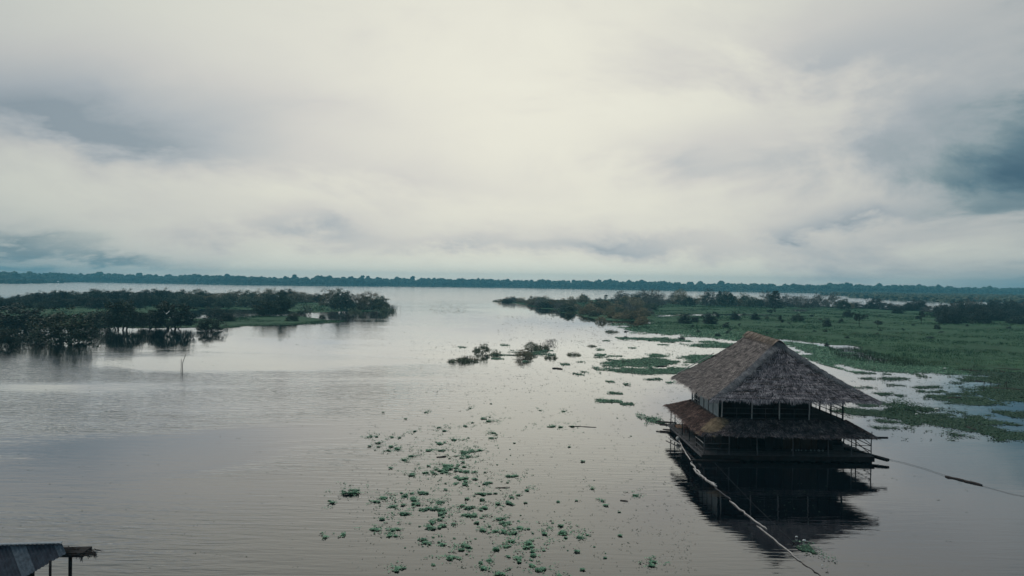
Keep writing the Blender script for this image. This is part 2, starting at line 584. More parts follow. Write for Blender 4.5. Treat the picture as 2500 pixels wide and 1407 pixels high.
# ------------------------------------------------------------------ marsh land and grass
def land(name, label, P, dx, dy, seed, edge=9.0, ponds=()):
    P = np.asarray(P)
    x0, y0 = P.min(0) - 5
    x1, y1 = P.max(0) + 5
    xs, ys = np.arange(x0, x1, dx), np.arange(y0, y1, dy)
    X, Y = np.meshgrid(xs, ys)
    X = X + rng.uniform(-.35, .35, X.shape) * dx
    Y = Y + rng.uniform(-.35, .35, Y.shape) * dy

    def field(x, y):
        ins = inside(P, x, y)
        d = edge_dist(P, x, y)
        f = np.where(ins, d, -d) / edge + (fbm(x, y, 26, seed) - .5) * 2.2 + (fbm(x, y, 7, seed + 5) - .5) * 1.0
        for Q in ponds:
            qi = inside(Q, x, y)
            qd = edge_dist(Q, x, y)
            f = np.minimum(f, np.where(qi, -qd, qd) / (edge * .6) + (fbm(x, y, 9, seed + 9) - .5) * 1.6)
        return f
    Z = field(X, Y)
    cx, cy = (X[:-1, :-1] + X[1:, 1:]) / 2, (Y[:-1, :-1] + Y[1:, 1:]) / 2
    keep = (Z[:-1, :-1] + Z[1:, 1:] + Z[:-1, 1:] + Z[1:, :-1]) / 4 > 0
    H = .05 + .18 * fbm(X, Y, 5, seed + 3) * np.clip(Z, .1, 1)
    ni, nj = X.shape
    idx = np.arange(ni * nj).reshape(ni, nj)
    F = np.stack([idx[:-1, :-1], idx[:-1, 1:], idx[1:, 1:], idx[1:, :-1]], -1)[keep]
    used = np.unique(F)
    remap = -np.ones(ni * nj, int)
    remap[used] = np.arange(len(used))
    V = np.stack([X.ravel(), Y.ravel(), H.ravel()], 1)[used]
    o = put(name, mesh(name, V, remap[F], 'marsh', True))
    tag(o, label, kind='structure')
    return field, np.stack([cx[keep], cy[keep]], 1)


def blades(C, h, wd, lean=.35, z0=0.0):
    """upright triangular grass blades at points C (n,2)"""
    n = len(C)
    a = rng.uniform(0, 2 * math.pi, n)
    h = h * rng.uniform(.5, 1.3, n)
    wd = wd * rng.uniform(.6, 1.3, n)
    t = np.stack([np.cos(a), np.sin(a), np.zeros(n)], 1)
    b = np.stack([C[:, 0], C[:, 1], np.full(n, z0)], 1)
    ln = rng.normal(size=(n, 2)) * lean * h[:, None]
    top = b + np.stack([ln[:, 0], ln[:, 1], h], 1)
    V = np.stack([b - t * wd[:, None] / 2, b + t * wd[:, None] / 2, top], 1).reshape(-1, 3)
    return V, np.arange(3 * n).reshape(n, 3)


def grass(name, label, cells, n, hgt, wd, jx=3.0, jy=4.0, seed=3, near=None):
    d = np.hypot(cells[:, 0], cells[:, 1])
    p = (1.0 / d ** 1.1)
    p /= p.sum()
    k = rng.choice(len(cells), n, p=p)
    T = cells[k] + rng.uniform(-.5, .5, (n, 2)) * (jx, jy)
    lift = fbm(T[:, 0], T[:, 1], 14, seed)
    dd = np.hypot(T[:, 0], T[:, 1])
    rep = 6
    C = np.repeat(T, rep, 0) + rng.normal(size=(n * rep, 2)) * .35
    h = np.repeat(hgt * np.clip(2.6 * lift - .55, .3, 2.0), rep)
    ww = np.repeat(wd * np.clip(dd / 230, .7, 2.0), rep)
    V, F = blades(C, h, ww)
    o = put(name, mesh(name, V, F, 'grass'))
    tag(o, label, 'grass', kind='stuff')
    return o


LEFT = poly([(-220, 738), (300, 734), (700, 736), (900, 745), (960, 756), (925, 762), (820, 758), (745, 764), (700, 760), (640, 757), (480, 754), (425, 762), (300, 764), (200, 775), (0, 795), (-220, 808)])
STRIP = poly([(-220, 780), (250, 768), (420, 776), (520, 779), (600, 776), (640, 771), (700, 772), (760, 777), (832, 784), (826, 788), (720, 793), (600, 796), (545, 803), (430, 801), (330, 800), (200, 801), (60, 803), (-220, 822)])
RIGHT = poly([(1212, 735.5), (1500, 731), (1900, 742), (2300, 762), (2720, 782), (2720, 922), (2450, 904), (2300, 897), (2190, 886), (2120, 868), (2060, 850), (2000, 838), (1900, 828), (1850, 832), (1760, 822), (1690, 811), (1560, 807), (1530, 800), (1600, 789), (1585, 782), (1500, 784), (1440, 778), (1380, 762), (1300, 748)])
R_PONDS = [poly([(1590, 770), (1660, 768), (1780, 767), (1900, 768), (1900, 770.5), (1700, 771), (1600, 774)]), poly([(1930, 756), (1975, 755), (1975, 762), (1935, 761)]), poly([(1700, 808), (1780, 811), (1785, 815), (1700, 812)])]
_, cl1 = land('island_ground', 'flooded green ground of the island at left', LEFT, 3.0, 4.5, 2, 8)
_, cl2 = land('shore_ground', 'green grassy shore strip before the left island', STRIP, 2.2, 2.6, 4, 5)
_, cl3 = land('marsh_ground', 'green marsh behind the thatched house', RIGHT, 2.6, 4.0, 6, 8, R_PONDS)
grass('island_grass', 'low green grass between the trees of the left island', cl1, 6000, .6, .2)
grass('shore_grass', 'bright green grass along the shore of the left island', cl2, 11000, .5, .11)
grass('marsh_grass', 'tall green marsh grass spreading behind the thatched house', cl3, 46000, .50, .12)
# reeds standing in the shallow water before the marsh
RP = poly([(2020, 845), (2100, 850), (2170, 872), (2260, 888), (2420, 900), (2500, 902), (2500, 912), (2300, 903), (2200, 896), (2100, 884), (2030, 872)])
x = rng.uniform(RP[:, 0].min(), RP[:, 0].max(), 16000)
y = rng.uniform(RP[:, 1].min(), RP[:, 1].max(), 16000)
k = inside(RP, x, y) & (fbm(x, y, 9, 31) > .5)
V, F = blades(np.stack([x[k], y[k]], 1), .75, .07, .15, -.05)
tag(put('reeds', mesh('reeds', V, F, 'reed')), 'thin reeds standing in shallow water before the marsh', 'reeds', kind='stuff')


# ------------------------------------------------------------------ far forest and scrub
def icoblob(nlat=4, nlon=6):
    V = [(0, 0, 1.0)]
    for i in range(1, nlat):
        t = math.pi * .62 * i / (nlat - 1)
        for j in range(nlon):
            p = 2 * math.pi * (j + .5 * (i % 2)) / nlon
            V.append((math.sin(t) * math.cos(p), math.sin(t) * math.sin(p), math.cos(t)))
    F = [[0, 1 + j, 1 + (j + 1) % nlon] for j in range(nlon)]
    for i in range(nlat - 2):
        for j in range(nlon):
            a, b = 1 + i * nlon + j, 1 + i * nlon + (j + 1) % nlon
            F += [[a, a + nlon, b + nlon], [a, b + nlon, b]]
    return np.array(V), np.array(F)


BV, BF = icoblob()


def crowns(P, R_, Hh, lumps=4):
    """many lumpy crowns: P (n,2) places, R_ radius, Hh top height"""
    n = len(P)
    outV, outF = [], []
    nv = len(BV)
    k = 0
    for q in range(lumps):
        a = rng.uniform(0, 2 * math.pi, n)
        off = R_ * rng.uniform(.15, .75, n) * (q > 0)
        r = R_ * (rng.uniform(.45, .75, n) if q else .85)
        top = Hh * (1 - (q > 0) * rng.uniform(.02, .35, n))
        c = np.stack([P[:, 0] + off * np.cos(a), P[:, 1] + off * np.sin(a), top - r * .8], 1)
        B = BV[None] * (1 + rng.uniform(-.28, .28, (n, nv, 1)))
        V = c[:, None] + B * np.stack([r, r, r * .8], 1)[:, None]
        outV.append(V.reshape(-1, 3))
        outF.append((BF[None] + (np.arange(n) * nv)[:, None, None] + k).reshape(-1, 3))
        k += n * nv
    # skirt of lower foliage so that the wood closes down to the bank
    return np.concatenate(outV), np.concatenate(outF)


def bank(px, step=7.0):
    pts = [G(u, v)[:2] for u, v in px]
    out = []
    for a, b in zip(pts[:-1], pts[1:]):
        m = max(1, int(np.linalg.norm(b - a) / step))
        for i in range(m):
            out.append(a + (b - a) * i / m)
    return np.array(out)


SHORE = [(-420, 686.5), (0, 690.5), (190, 689), (420, 693), (640, 697), (850, 699), (1000, 700), (1250, 703), (1500, 707.5), (1700, 711), (1850, 713.5), (2000, 716), (2200, 718), (2500, 721), (2900, 726)]
B = bank(SHORE, 6.0)
away = unit(B)
k = len(B[::10])
V = np.concatenate([np.c_[B[::10] + away[::10] * 6, np.full(k, .05)], np.c_[B[::10] + away[::10] * 30, np.full(k, 1.2)], np.c_[np.clip(B[::10] + away[::10] * 2600, -3650, 3650), np.full(k, 1.5)]])
F = [(r * k + i, r * k + i + 1, (r + 1) * k + i + 1, (r + 1) * k + i) for r in range(2) for i in range(k - 1)]
tag(put('far_land', mesh('far_land', V, F, 'forest')), 'flat wooded land beyond the lagoon', kind='structure')
PP, RR, HH = [], [], []
for row, (dist, hmin, hmax, rr) in enumerate([(24, 11, 17, 6.5), (45, 15, 21, 8), (75, 18, 24, 9), (110, 20, 26, 10), (150, 20, 27, 10), (62, 15, 19, 13), (128, 17, 22, 14)]):
    st = 2 if row < 3 or row > 4 else 3
    q = B[row % st::st] + away[row % st::st] * dist
    q = q + rng.normal(size=q.shape) * 8
    hn = fbm(q[:, 0], q[:, 1], 130, 40)
    h = hmin + (hmax - hmin) * np.clip(hn * 2.4 - .7, -.25, 1.1) + rng.normal(size=len(q)) * 1.2
    PP.append(q)
    RR.append(rr * rng.uniform(.6, 1.25, len(q)))
    HH.append(h + rng.normal(size=len(q)) * 1.0 + (rng.random(len(q)) < .07) * rng.uniform(3, 7, len(q)))
V, F = crowns(np.concatenate(PP), np.concatenate(RR), np.concatenate(HH), 5)
# lower storey: crowns repeated further down the trunks
V2, F2 = crowns(np.concatenate(PP[:3]), np.concatenate(RR[:3]) * 1.15, np.concatenate(HH[:3]) * .58, 2)
V3, F3 = crowns(np.concatenate(PP[:3]), np.concatenate(RR[:3]) * 1.15, np.concatenate(HH[:3]) * .30, 2)
F2 = np.concatenate([F2, F3 + len(V2)])
V2 = np.concatenate([V2, V3])
F = np.concatenate([F, F2 + len(V)])
V = np.concatenate([V, V2])
# ragged leafage over the crowns
kk = rng.integers(0, len(V), 60000)
LV, LF = leaf_quads(V[kk] + rng.normal(size=(60000, 3)) * .5, 1.15, .7)
F = F.tolist() + (LF + len(V)).tolist()
V = np.concatenate([V, LV])
tag(put('forest', mesh('forest', V, F, 'forest')), 'long far rainforest edge fading blue along the horizon', 'forest', kind='stuff')
q = np.concatenate([B + away * d_ + rng.normal(size=B.shape) * 4 for d_ in (2, 9, 17)])
V, F = crowns(q, rng.uniform(2.5, 5.5, len(q)), rng.uniform(2.0, 6.5, len(q)) * (.4 + fbm(q[:, 0], q[:, 1], 90, 50)), 2)
tag(put('bank_scrub', mesh('bank_scrub', V, F, 'forest_front')), 'low pale scrub along the foot of the far forest', 'scrub', kind='stuff')


def scrub_mass(name, label, px, n, rmin, rmax, hmin, hmax, mat, seed):
    P = poly(px)
    x = rng.uniform(P[:, 0].min(), P[:, 0].max(), n * 6)
    y = rng.uniform(P[:, 1].min(), P[:, 1].max(), n * 6)
    k = inside(P, x, y) & (fbm(x, y, 60, seed) > .40)
    q = np.stack([x[k], y[k]], 1)[:n]
    V, F = crowns(q, rng.uniform(rmin, rmax, len(q)), rng.uniform(hmin, hmax, len(q)), 3)
    tag(put(name, mesh(name, V, F, mat)), label, 'scrub', kind='stuff')


scrub_mass('lagoon_scrub', 'dark low scrub between the lagoon and the forest at right', [(1990, 721.2), (2040, 721.0), (2060, 719.5), (2300, 723), (2500, 727), (2800, 732), (2800, 752), (2500, 744), (2350, 740.5), (2200, 735), (2110, 728.5), (2060, 726), (2035, 724), (2090, 722.8), (2040, 722.2)], 2400, 2.5, 6, 2.5, 7, 'forest_front', 61)
scrub_mass('point_scrub', 'dark low wooded point on the far left shore', [(-350, 687), (0, 690), (130, 690.3), (190, 690.4), (60, 693), (-350, 691.5)], 700, 3, 7, 4, 11, 'forest', 62)


# ------------------------------------------------------------------ trees and shrubs
def tree_kind(kind, seed, mat):
    """trunk and crown meshes in a unit box: 1 wide, 1 high"""
    g = np.random.default_rng(seed)
    T = MB()
    if kind in ('dome', 'shrub', 'twiggy'):
        nc = {'dome': 170, 'shrub': 140, 'twiggy': 110}[kind]
        zlo = {'dome': .13, 'shrub': .05, 'twiggy': .10}[kind]
        th = g.uniform(0, 2 * math.pi, nc)
        ph = np.arccos(g.uniform(-.15, 1, nc))
        rr = g.uniform(.45, 1.0, nc) ** .6
        lobes = 1 + .16 * np.sin(3 * th + seed) + .12 * np.sin(5 * th + 2 * seed) + g.normal(size=nc) * .07
        C = np.stack([.44 * rr * lobes * np.sin(ph) * np.cos(th), .44 * rr * lobes * np.sin(ph) * np.sin(th), zlo + (0.90 - zlo) * np.clip(rr * lobes * (.12 + .88 * np.cos(ph)), 0, 1.1)], 1)
        nl = {'dome': 44, 'shrub': 40, 'twiggy': 34}[kind]
        cr = {'dome': .075, 'shrub': .075, 'twiggy': .09}[kind]
        L = np.repeat(C, nl, 0) + g.normal(size=(nc * nl, 3)) * cr * (.62, .62, .48)
        L[:, 2] = np.maximum(L[:, 2], .01)
        if kind == 'twiggy':
            V, F = leaf_quads(L, .028, .009, 1.0, g=g)
        else:
            V, F = leaf_quads(L, .024, .014, .1, g=g)
        ns = 7 if kind == 'dome' else 9
        for i in range(ns):
            c = C[g.integers(nc)]
            b = np.array((g.normal() * .09, g.normal() * .09, -.03))
            m = b * .6 + c * .4 + np.array((g.normal() * .03, g.normal() * .03, .06))
            T.tube([b, m, c], [.016, .011, .004], 5, False)
            for j in range(3):
                c2 = C[np.argsort(np.linalg.norm(C - c, axis=1))[1 + j * 2]]
                T.tube([m * .4 + c * .6, c2], [.007, .002], 4, False)
        if kind == 'twiggy':
            for i in range(60):
                c = C[g.integers(nc)]
                T.tube([c, c + np.array((g.normal() * .06, g.normal() * .06, abs(g.normal()) * .09))], [.003, .001], 3, False)
    elif kind == 'layered':
        T.tube([(0, 0, -.05), (.01, 0, .3), (0, .01, .7), (0, 0, 1)], [.035, .028, .018, .004], 6, False)
        L = []
        for i in range(13):
            z = .24 + .74 * i / 12
            rad = .52 * (1 - (z - .24) / .80) ** .55 + .04
            for j in range(8):
                a = g.uniform(0, 2 * math.pi)
                r = rad * g.uniform(.75, 1.1)
                tip = np.array((r * math.cos(a), r * math.sin(a), z - .02 + g.normal() * .012))
                T.tube([(0, 0, z), tip], [.008, .002], 3, False)
                s = np.sqrt(g.uniform(.04, 1, 52))
                q = s[:, None] * tip + (1 - s)[:, None] * np.array((0, 0, z + .01))
                L.append(q + g.normal(size=q.shape) * (.035, .035, .011))
        V, F = leaf_quads(np.concatenate(L), .026, .010, .1, g=g)
    elif kind == 'sapling':
        T.tube([(0, 0, -.05), (.03, 0, .35), (-.02, 0, .7), (.05, 0, .95)], [.03, .024, .016, .006], 5, False)
        L = []
        for i in range(9):
            z = g.uniform(.45, .98)
            c = np.array((g.normal() * .24, g.normal() * .2, z))
            T.tube([(0, 0, z - .15), c], [.012, .004], 4, False)
            L.append(c + g.normal(size=(70, 3)) * (.10, .10, .055))
        V, F = leaf_quads(np.concatenate(L), .05, .024, .2, g=g)
    elif kind == 'bare':
        L = []
        for i in range(26):
            a, r = g.uniform(0, 2 * math.pi), g.uniform(.1, .5)
            b = np.array((g.normal() * .2, g.normal() * .2, -.04))
            t = b * .5 + np.array((r * math.cos(a), r * math.sin(a), g.uniform(.4, 1)))
            m = (b + t) / 2 + g.normal(size=3) * .05
            T.tube([b, m, t], [.010, .007, .003], 4, False)
            for j in range(3):
                t2 = m + (t - m) * g.uniform(.2, 1) + g.normal(size=3) * .11
                T.tube([m + (t - m) * g.uniform(.0, .6), t2], [.005, .002], 3, False)
                L.append(t2 + g.normal(size=(7, 3)) * .04)
        V, F = leaf_quads(np.concatenate(L), .028, .013, .3, g=g)
    else:  # 'low': broad low water shrub of upright shoots
        m = 34
        a, r = g.uniform(0, 2 * math.pi, m), np.sqrt(g.uniform(0, 1, m)) * .46
        hz = ((1 - (r / .5) ** 2) * .5 + .2) * g.uniform(.35, 1.45, m)
        C = np.repeat(np.stack([r * np.cos(a), r * np.sin(a), hz * .5], 1), 36, 0) + g.normal(size=(m * 36, 3)) * (.045, .045, .0)
        C[:, 2] *= g.uniform(.1, 2.0, m * 36)
        V, F = leaf_quads(C, .055, .014, 1.6, g=g)
        for i in range(22):
            a, r = g.uniform(0, 2 * math.pi), g.uniform(0, .4)
            T.tube([(r * math.cos(a), r * math.sin(a), -.1), (1.1 * r * math.cos(a), 1.1 * r * math.sin(a), .85)], [.006, .002], 3, False)
    tm = mesh('trunk', np.concatenate(T.V), T.F, 'bark')
    cm = mesh('crown', V, F, mat)
    return tm, cm


LIB = {}
s_ = 100
for key, kind, mat, n in [('dark', 'dome', 'leaf_dark', 4), ('mid', 'dome', 'leaf_mid', 4), ('sdark', 'shrub', 'leaf_dark', 3), ('smid', 'shrub', 'leaf_mid', 3), ('olive', 'twiggy', 'leaf_olive', 4), ('solive', 'shrub', 'leaf_olive', 3),
                          ('grey', 'twiggy', 'leaf_grey', 3), ('navy', 'shrub', 'leaf_navy', 3), ('conifer', 'layered', 'leaf_navy', 2), ('sapling', 'sapling', 'leaf_navy', 3), ('bare', 'bare', 'leaf_grey', 2), ('low', 'low', 'leaf_islet', 3), ('islet', 'twiggy', 'leaf_islet', 3), ('lowolive', 'low', 'leaf_olive', 2)]:
    LIB[key] = []
    for i in range(n):
        s_ += 1
        LIB[key].append(tree_kind(kind, s_, mat))


def plant(key, u, v, wpx, hpx, name, label, cat, group=None, depth=None, z=-.05):
    p = G(u, v)
    D = p[1]
    ppm = FPX / D
    wd, ht = wpx / ppm, hpx / ppm
    if D > 320:
        ht *= 1.05
    root = empty(name, (p[0], p[1] + 0.0, z))
    root.rotation_euler = (0, 0, rng.uniform(0, 6.28))
    dp = depth if depth else rng.uniform(.8, 1.15)
    root.scale = (wd, wd * dp if wd * dp < 30 else 30, ht)
    tm, cm = LIB[key][rng.integers(len(LIB[key]))]
    put('trunk', tm, root)
    put('crown', cm, root)
    return tag(root, label, cat, group)


ONES = ['', 'first', 'second', 'third', 'fourth', 'fifth', 'sixth', 'seventh', 'eighth', 'ninth', 'tenth', 'eleventh', 'twelfth', 'thirteenth', 'fourteenth', 'fifteenth', 'sixteenth', 'seventeenth', 'eighteenth', 'nineteenth']


def nth(i, what=' tree'):
    i += 1
    if i < 20:
        return ONES[i] + what
    t, o = divmod(i, 10)
    return (['', '', 'twent', 'thirt', 'fort', 'fift'][t] + ('ieth' if o == 0 else 'y-' + ONES[o])) + what


def pick(*ks):
    return ks[rng.integers(len(ks))]


# left island, trees that stand out
for (k, u, v, wp, hp, nm, lb) in [
    ('sdark', 150, 836, 190, 86, 'flooded_tree', 'large dark spreading tree rising from the water at the left shore'),
    ('sdark', 48, 806, 150, 66, 'flooded_tree', 'dark broad tree behind the leftmost small water bush'),
    ('sdark', 12, 846, 74, 52, 'water_bush', 'dark small bush in the water at the left edge of the photo'),
    ('bare', 222, 832, 70, 26, 'water_bush', 'leggy half drowned bush right of the large dark tree'),
    ('dark', 300, 806, 104, 78, 'flooded_tree', 'dark upright tree with drowned trunks left of the round olive bush'),
    ('dark', 418, 803, 122, 72, 'flooded_tree', 'round dark olive bush on forked stems above its own reflection'),
    ('dark', 372, 801, 66, 44, 'flooded_tree', 'smaller dark tree tucked against the round forked bush'),
    ('sdark', 238, 800, 90, 46, 'flooded_tree', 'dark bushy tree between the two big drowned trees'),
    ('sdark', 512, 808, 62, 36, 'water_bush', 'low dark bush leaning into the water right of the forked bush'),
    ('sdark', 552, 785, 48, 24, 'water_bush', 'dark low bush on the bright grass strip beside the pond'),
    ('smid', 524, 770, 52, 22, 'water_bush', 'grey green bush standing in the island pond'),
    ('smid', 566, 770, 24, 16, 'water_bush', 'small bush at the right end of the island pond'),
    ('dark', 652, 773, 62, 42, 'island_tree', 'dark green tree on thin stems above the grass strip'),
    ('dark', 686, 771, 50, 54, 'island_tree', 'tall dark tree beside the two white birds'),
    ('bare', 747, 771, 32, 32, 'water_bush', 'sparse twiggy bush at the edge of the grass strip'),
    ('sdark', 714, 785, 36, 24, 'shore_bush', 'round dark bush on the grass strip before the sparse bush'),
    ('sdark', 733, 773, 26, 16, 'shore_bush', 'small dark bush at the foot of the sparse twiggy bush'),
    ('sdark', 787, 780, 19, 13, 'shore_bush', 'spiky little bush near the tip of the grass strip'),
    ('grey', 811, 773, 24, 14, 'water_bush', 'grey round bush alone in the channel'),
    ('bare', 850, 777, 48, 12, 'water_bush', 'reddish low twigs in the channel before the island tip'),
    ('bare', 915, 768, 28, 13, 'water_bush', 'pale bare twigs in the water off the island tip'),
    ('low', 866, 764, 34, 14, 'water_bush', 'low bush at the water below the island tip trees'),
    ('olive', 806, 748, 62, 44, 'island_tree', 'olive grey tree at the start of the island tip thicket'),
    ('mid', 834, 758, 66, 50, 'island_tree', 'darkest tall tree in the thicket at the island tip'),
    ('olive', 870, 757, 70, 42, 'island_tree', 'olive tree in the middle of the island tip thicket'),
    ('olive', 902, 757, 76, 46, 'island_tree', 'pale olive tree crowning the island tip thicket'),
    ('mid', 928, 758, 54, 36, 'island_tree', 'last full tree of the island tip thicket'),
    ('low', 945, 761, 44, 20, 'water_bush', 'low green fringe bush at the very tip of the island'),
    ('bare', 964, 760, 26, 16, 'water_bush', 'straggling twigs trailing off the tip of the island'),
    ('bare', 588, 772, 30, 14, 'water_bush', 'thin twigs in the shallow pond behind the grass strip'),
]:
    plant(k, u, v, wp, hp, nm, lb, 'tree' if 'tree' in nm else 'bush')
# left island, the closed back rows
TOP = [(-60, 722), (0, 722), (30, 727), (60, 718), (100, 711), (150, 707), (180, 713), (240, 707), (320, 704), (340, 711), (380, 707), (410, 704), (422, 711), (470, 708), (490, 702), (510, 711), (540, 711), (580, 709), (620, 708), (680, 702), (700, 708), (740, 712), (775, 716)]
tu, tv = zip(*TOP)
for u in np.arange(-60, 785, 19.0):
    uu = u + rng.uniform(-6, 6)
    base = 739.5 + rng.uniform(-1.5, 2.5) + max(0, (150 - u)) * .02
    top = np.interp(uu, tu, tv) + rng.uniform(-1, 5)
    if uu < 420:
        k = pick('dark', 'dark', 'sdark')
    else:
        k = pick('mid', 'dark', 'olive', 'mid')
    plant(k, uu, base, rng.uniform(44, 66), base - top, 'island_tree', '%s from the left in the back row of trees on the left island' % nth(int((u + 60) / 19 + .1)), 'tree', 'back row of trees on the left island')
for u in np.arange(-50, 700, 31.0):
    uu = u + rng.uniform(-10, 10)
    base = 751 + rng.uniform(-3, 3) + max(0, (200 - u)) * .03
    k = pick('dark', 'sdark', 'sdark') if uu < 430 else pick('mid', 'smid', 'dark')
    plant(k, uu, base, rng.uniform(40, 62), rng.uniform(22, 34), 'island_tree', '%s from the left among the lower trees before the left island back row' % nth(int((u + 50) / 31 + .1)), 'tree', 'front row of trees on the left island')

# right marsh: tip thicket of olive and brown bushes
TIPF = [(1225, 738.5), (1300, 748), (1380, 762), (1440, 778), (1500, 784), (1585, 785)]
fu, fv = zip(*TIPF)
for i in range(76):
    uu = rng.uniform(1228, 1590)
    f = np.interp(uu, fu, fv)
    b = 736 + (f - 736) * rng.uniform(0, 1) ** .8
    wp = rng.uniform(26, 52) * (.6 + .4 * min(1, (uu - 1215) / 150))
    hp = rng.uniform(14, 27) * (.45 + .55 * min(1, (uu - 1215) / 150))
    if b < 745 and uu > 1380:
        hp *= 1.15
    k = pick('olive', 'solive', 'solive', 'solive', 'olive', 'smid', 'grey', 'mid')
    hue = {'olive': 'twiggy olive', 'solive': 'dense olive brown', 'mid': 'dark green domed', 'smid': 'dense green', 'grey': 'grey twiggy'}[k]
    where = 'outer end' if uu < 1320 else 'outer middle' if uu < 1400 else 'inner middle' if uu < 1490 else 'broad root'
    side = 'back' if b < 736 + (f - 736) * .4 else 'middle' if b < 736 + (f - 736) * .75 else 'water'
    plant(k, uu, b, wp, hp, 'marsh_bush', '%s bush on the %s side at the %s of the marsh point' % (hue, side, where), 'bush', 'thicket on the marsh point')
for (k, u, v, wp, hp, lb) in [
    ('low', 1210, 736.5, 18, 6, 'tiny green bush alone at the very end of the marsh point'), ('low', 1216, 737, 14, 4, 'lowest tuft beside the end of the marsh point'),
    ('smid', 1390, 772, 24, 12, 'small round bush in the water below the marsh point'), ('bare', 1357, 761, 16, 7, 'little twiggy bush in the water off the marsh point'),
    ('solive', 1468, 786, 26, 15, 'dark olive bush at the front corner of the marsh point'), ('solive', 1568, 792, 34, 25, 'round brown bush standing at the small inlet'),
    ('sapling', 1479, 735, 12, 14, 'dark leafy treetop notching the skyline of the marsh point'),
    ('grey', 1594, 751, 64, 46, 'grey leafless looking tree tallest behind the marsh point'), ('grey', 1515, 745, 56, 36, 'grey rounded tree left of the tallest grey tree')]:
    plant(k, u, v, wp, hp, 'marsh_bush', lb, 'bush' if hp < 30 else 'tree')
# back row on the right
for u in np.arange(1545, 2560, 23.0):
    uu = u + rng.uniform(-8, 8)
    b = np.interp(uu, [1500, 1900, 2100, 2300, 2600], [743, 750, 754, 763, 772]) + rng.uniform(-2, 3)
    hp = rng.uniform(22, 38) * (1.08 if uu < 2050 else .72)
    if uu > 2330:
        hp *= 1.35
    k = pick('grey', 'grey', 'mid', 'olive') if uu < 2080 else pick('navy', 'navy', 'grey')
    plant(k, uu, b, rng.uniform(34, 58), hp, 'marsh_tree', '%s from the left in the tree row along the back of the marsh' % nth(int((u - 1545) / 23 + .1)), 'tree', 'tree row along the back of the marsh')
for i, uu in enumerate(np.sort(rng.uniform(2300, 2515, 26))):
    b = rng.uniform(765, 792)
    plant('navy', uu, b, rng.uniform(30, 60), rng.uniform(18, 38), 'marsh_tree', '%s from the left among the dark trees crowding the right marsh end' % nth(i), 'tree', 'dark trees at the right end of the marsh')
for (k, u, v, wp, hp, lb) in [
    ('conifer', 1892, 763, 36, 50, 'tall dark layered tree standing above the marsh row'), ('conifer', 1757, 746, 19, 33, 'slim dark layered treetop poking above the grey trees'),
    ('navy', 1672, 791, 37, 26, 'dark broad bush first from left on the open marsh'), ('navy', 1697, 788, 22, 16, 'small dark bush right of the first broad one'),
    ('navy', 1733, 792, 38, 29, 'biggest dark bush on the open marsh'), ('sapling', 1752, 782, 15, 18, 'thin sapling rising behind the biggest marsh bush'),
    ('navy', 1795, 782, 26, 21, 'dark round bush in line with the roof ridge'), ('navy', 1842, 782, 21, 18, 'compact dark bush left of the layered tree'),
    ('navy', 1772, 801, 24, 12, 'low dark bush just above the thatched ridge'), ('sapling', 1805, 800, 10, 12, 'tiny forked sapling above the thatched ridge'),
    ('navy', 1691, 800, 7, 8, 'single tiny tuft near the marsh edge'), ('sapling', 1879, 772, 16, 18, 'flat topped sapling before the layered tree'),
    ('sapling', 1906, 797, 14, 26, 'bent thin sapling right of the layered tree'), ('smid', 1946, 785, 32, 19, 'brownish low bush between two saplings'),
    ('sapling', 1981, 778, 11, 11, 'tiny dark sapling in mid marsh'), ('navy', 1752, 822, 17, 9, 'low dark tuft at the marsh edge left of the roof'),
    ('navy', 1664, 828, 17, 6, 'flat dark tuft on the water before the marsh'), ('navy', 2019, 799, 22, 23, 'dark leafy bush on a short stem'),
    ('navy', 2069, 775, 23, 19, 'dark bush with a white bird on top'), ('sapling', 2098, 799, 28, 39, 'tall lopsided sapling on a bare stem'),
    ('sapling', 2143, 801, 26, 20, 'spreading sapling right of the tall lopsided one'), ('navy', 2192, 766, 34, 20, 'dark bush against the far channel'),
    ('sapling', 2250, 792, 30, 30, 'dark wide topped sapling in the right marsh'), ('navy', 2298, 792, 16, 15, 'small dark bush right of the wide topped sapling'),
    ('navy', 2288, 805, 18, 14, 'low dark bush below the wide topped sapling'), ('navy', 2068, 827, 13, 7, 'small tuft in the tall grass right of the roof'),
    ('navy', 2272, 827, 24, 6, 'flat dark tuft in the tall grass at right'), ('navy', 2018, 846, 13, 11, 'dark tuft standing in the reed pool')]:
    plant(k, u, v, wp, hp, 'marsh_sapling' if k == 'sapling' else 'marsh_bush' if k != 'conifer' else 'layered_tree', lb, 'tree' if k in ('sapling', 'conifer') else 'bush')
for i in range(40):
    uu = rng.uniform(1640, 2500)
    b = rng.uniform(768, 818)
    plant(pick('navy', 'sapling', 'navy', 'smid'), uu, b, rng.uniform(6, 13), rng.uniform(5, 10), 'marsh_bush', 'tiny dark bush dotted about the open marsh grass', 'bush', 'tiny bushes on the marsh')
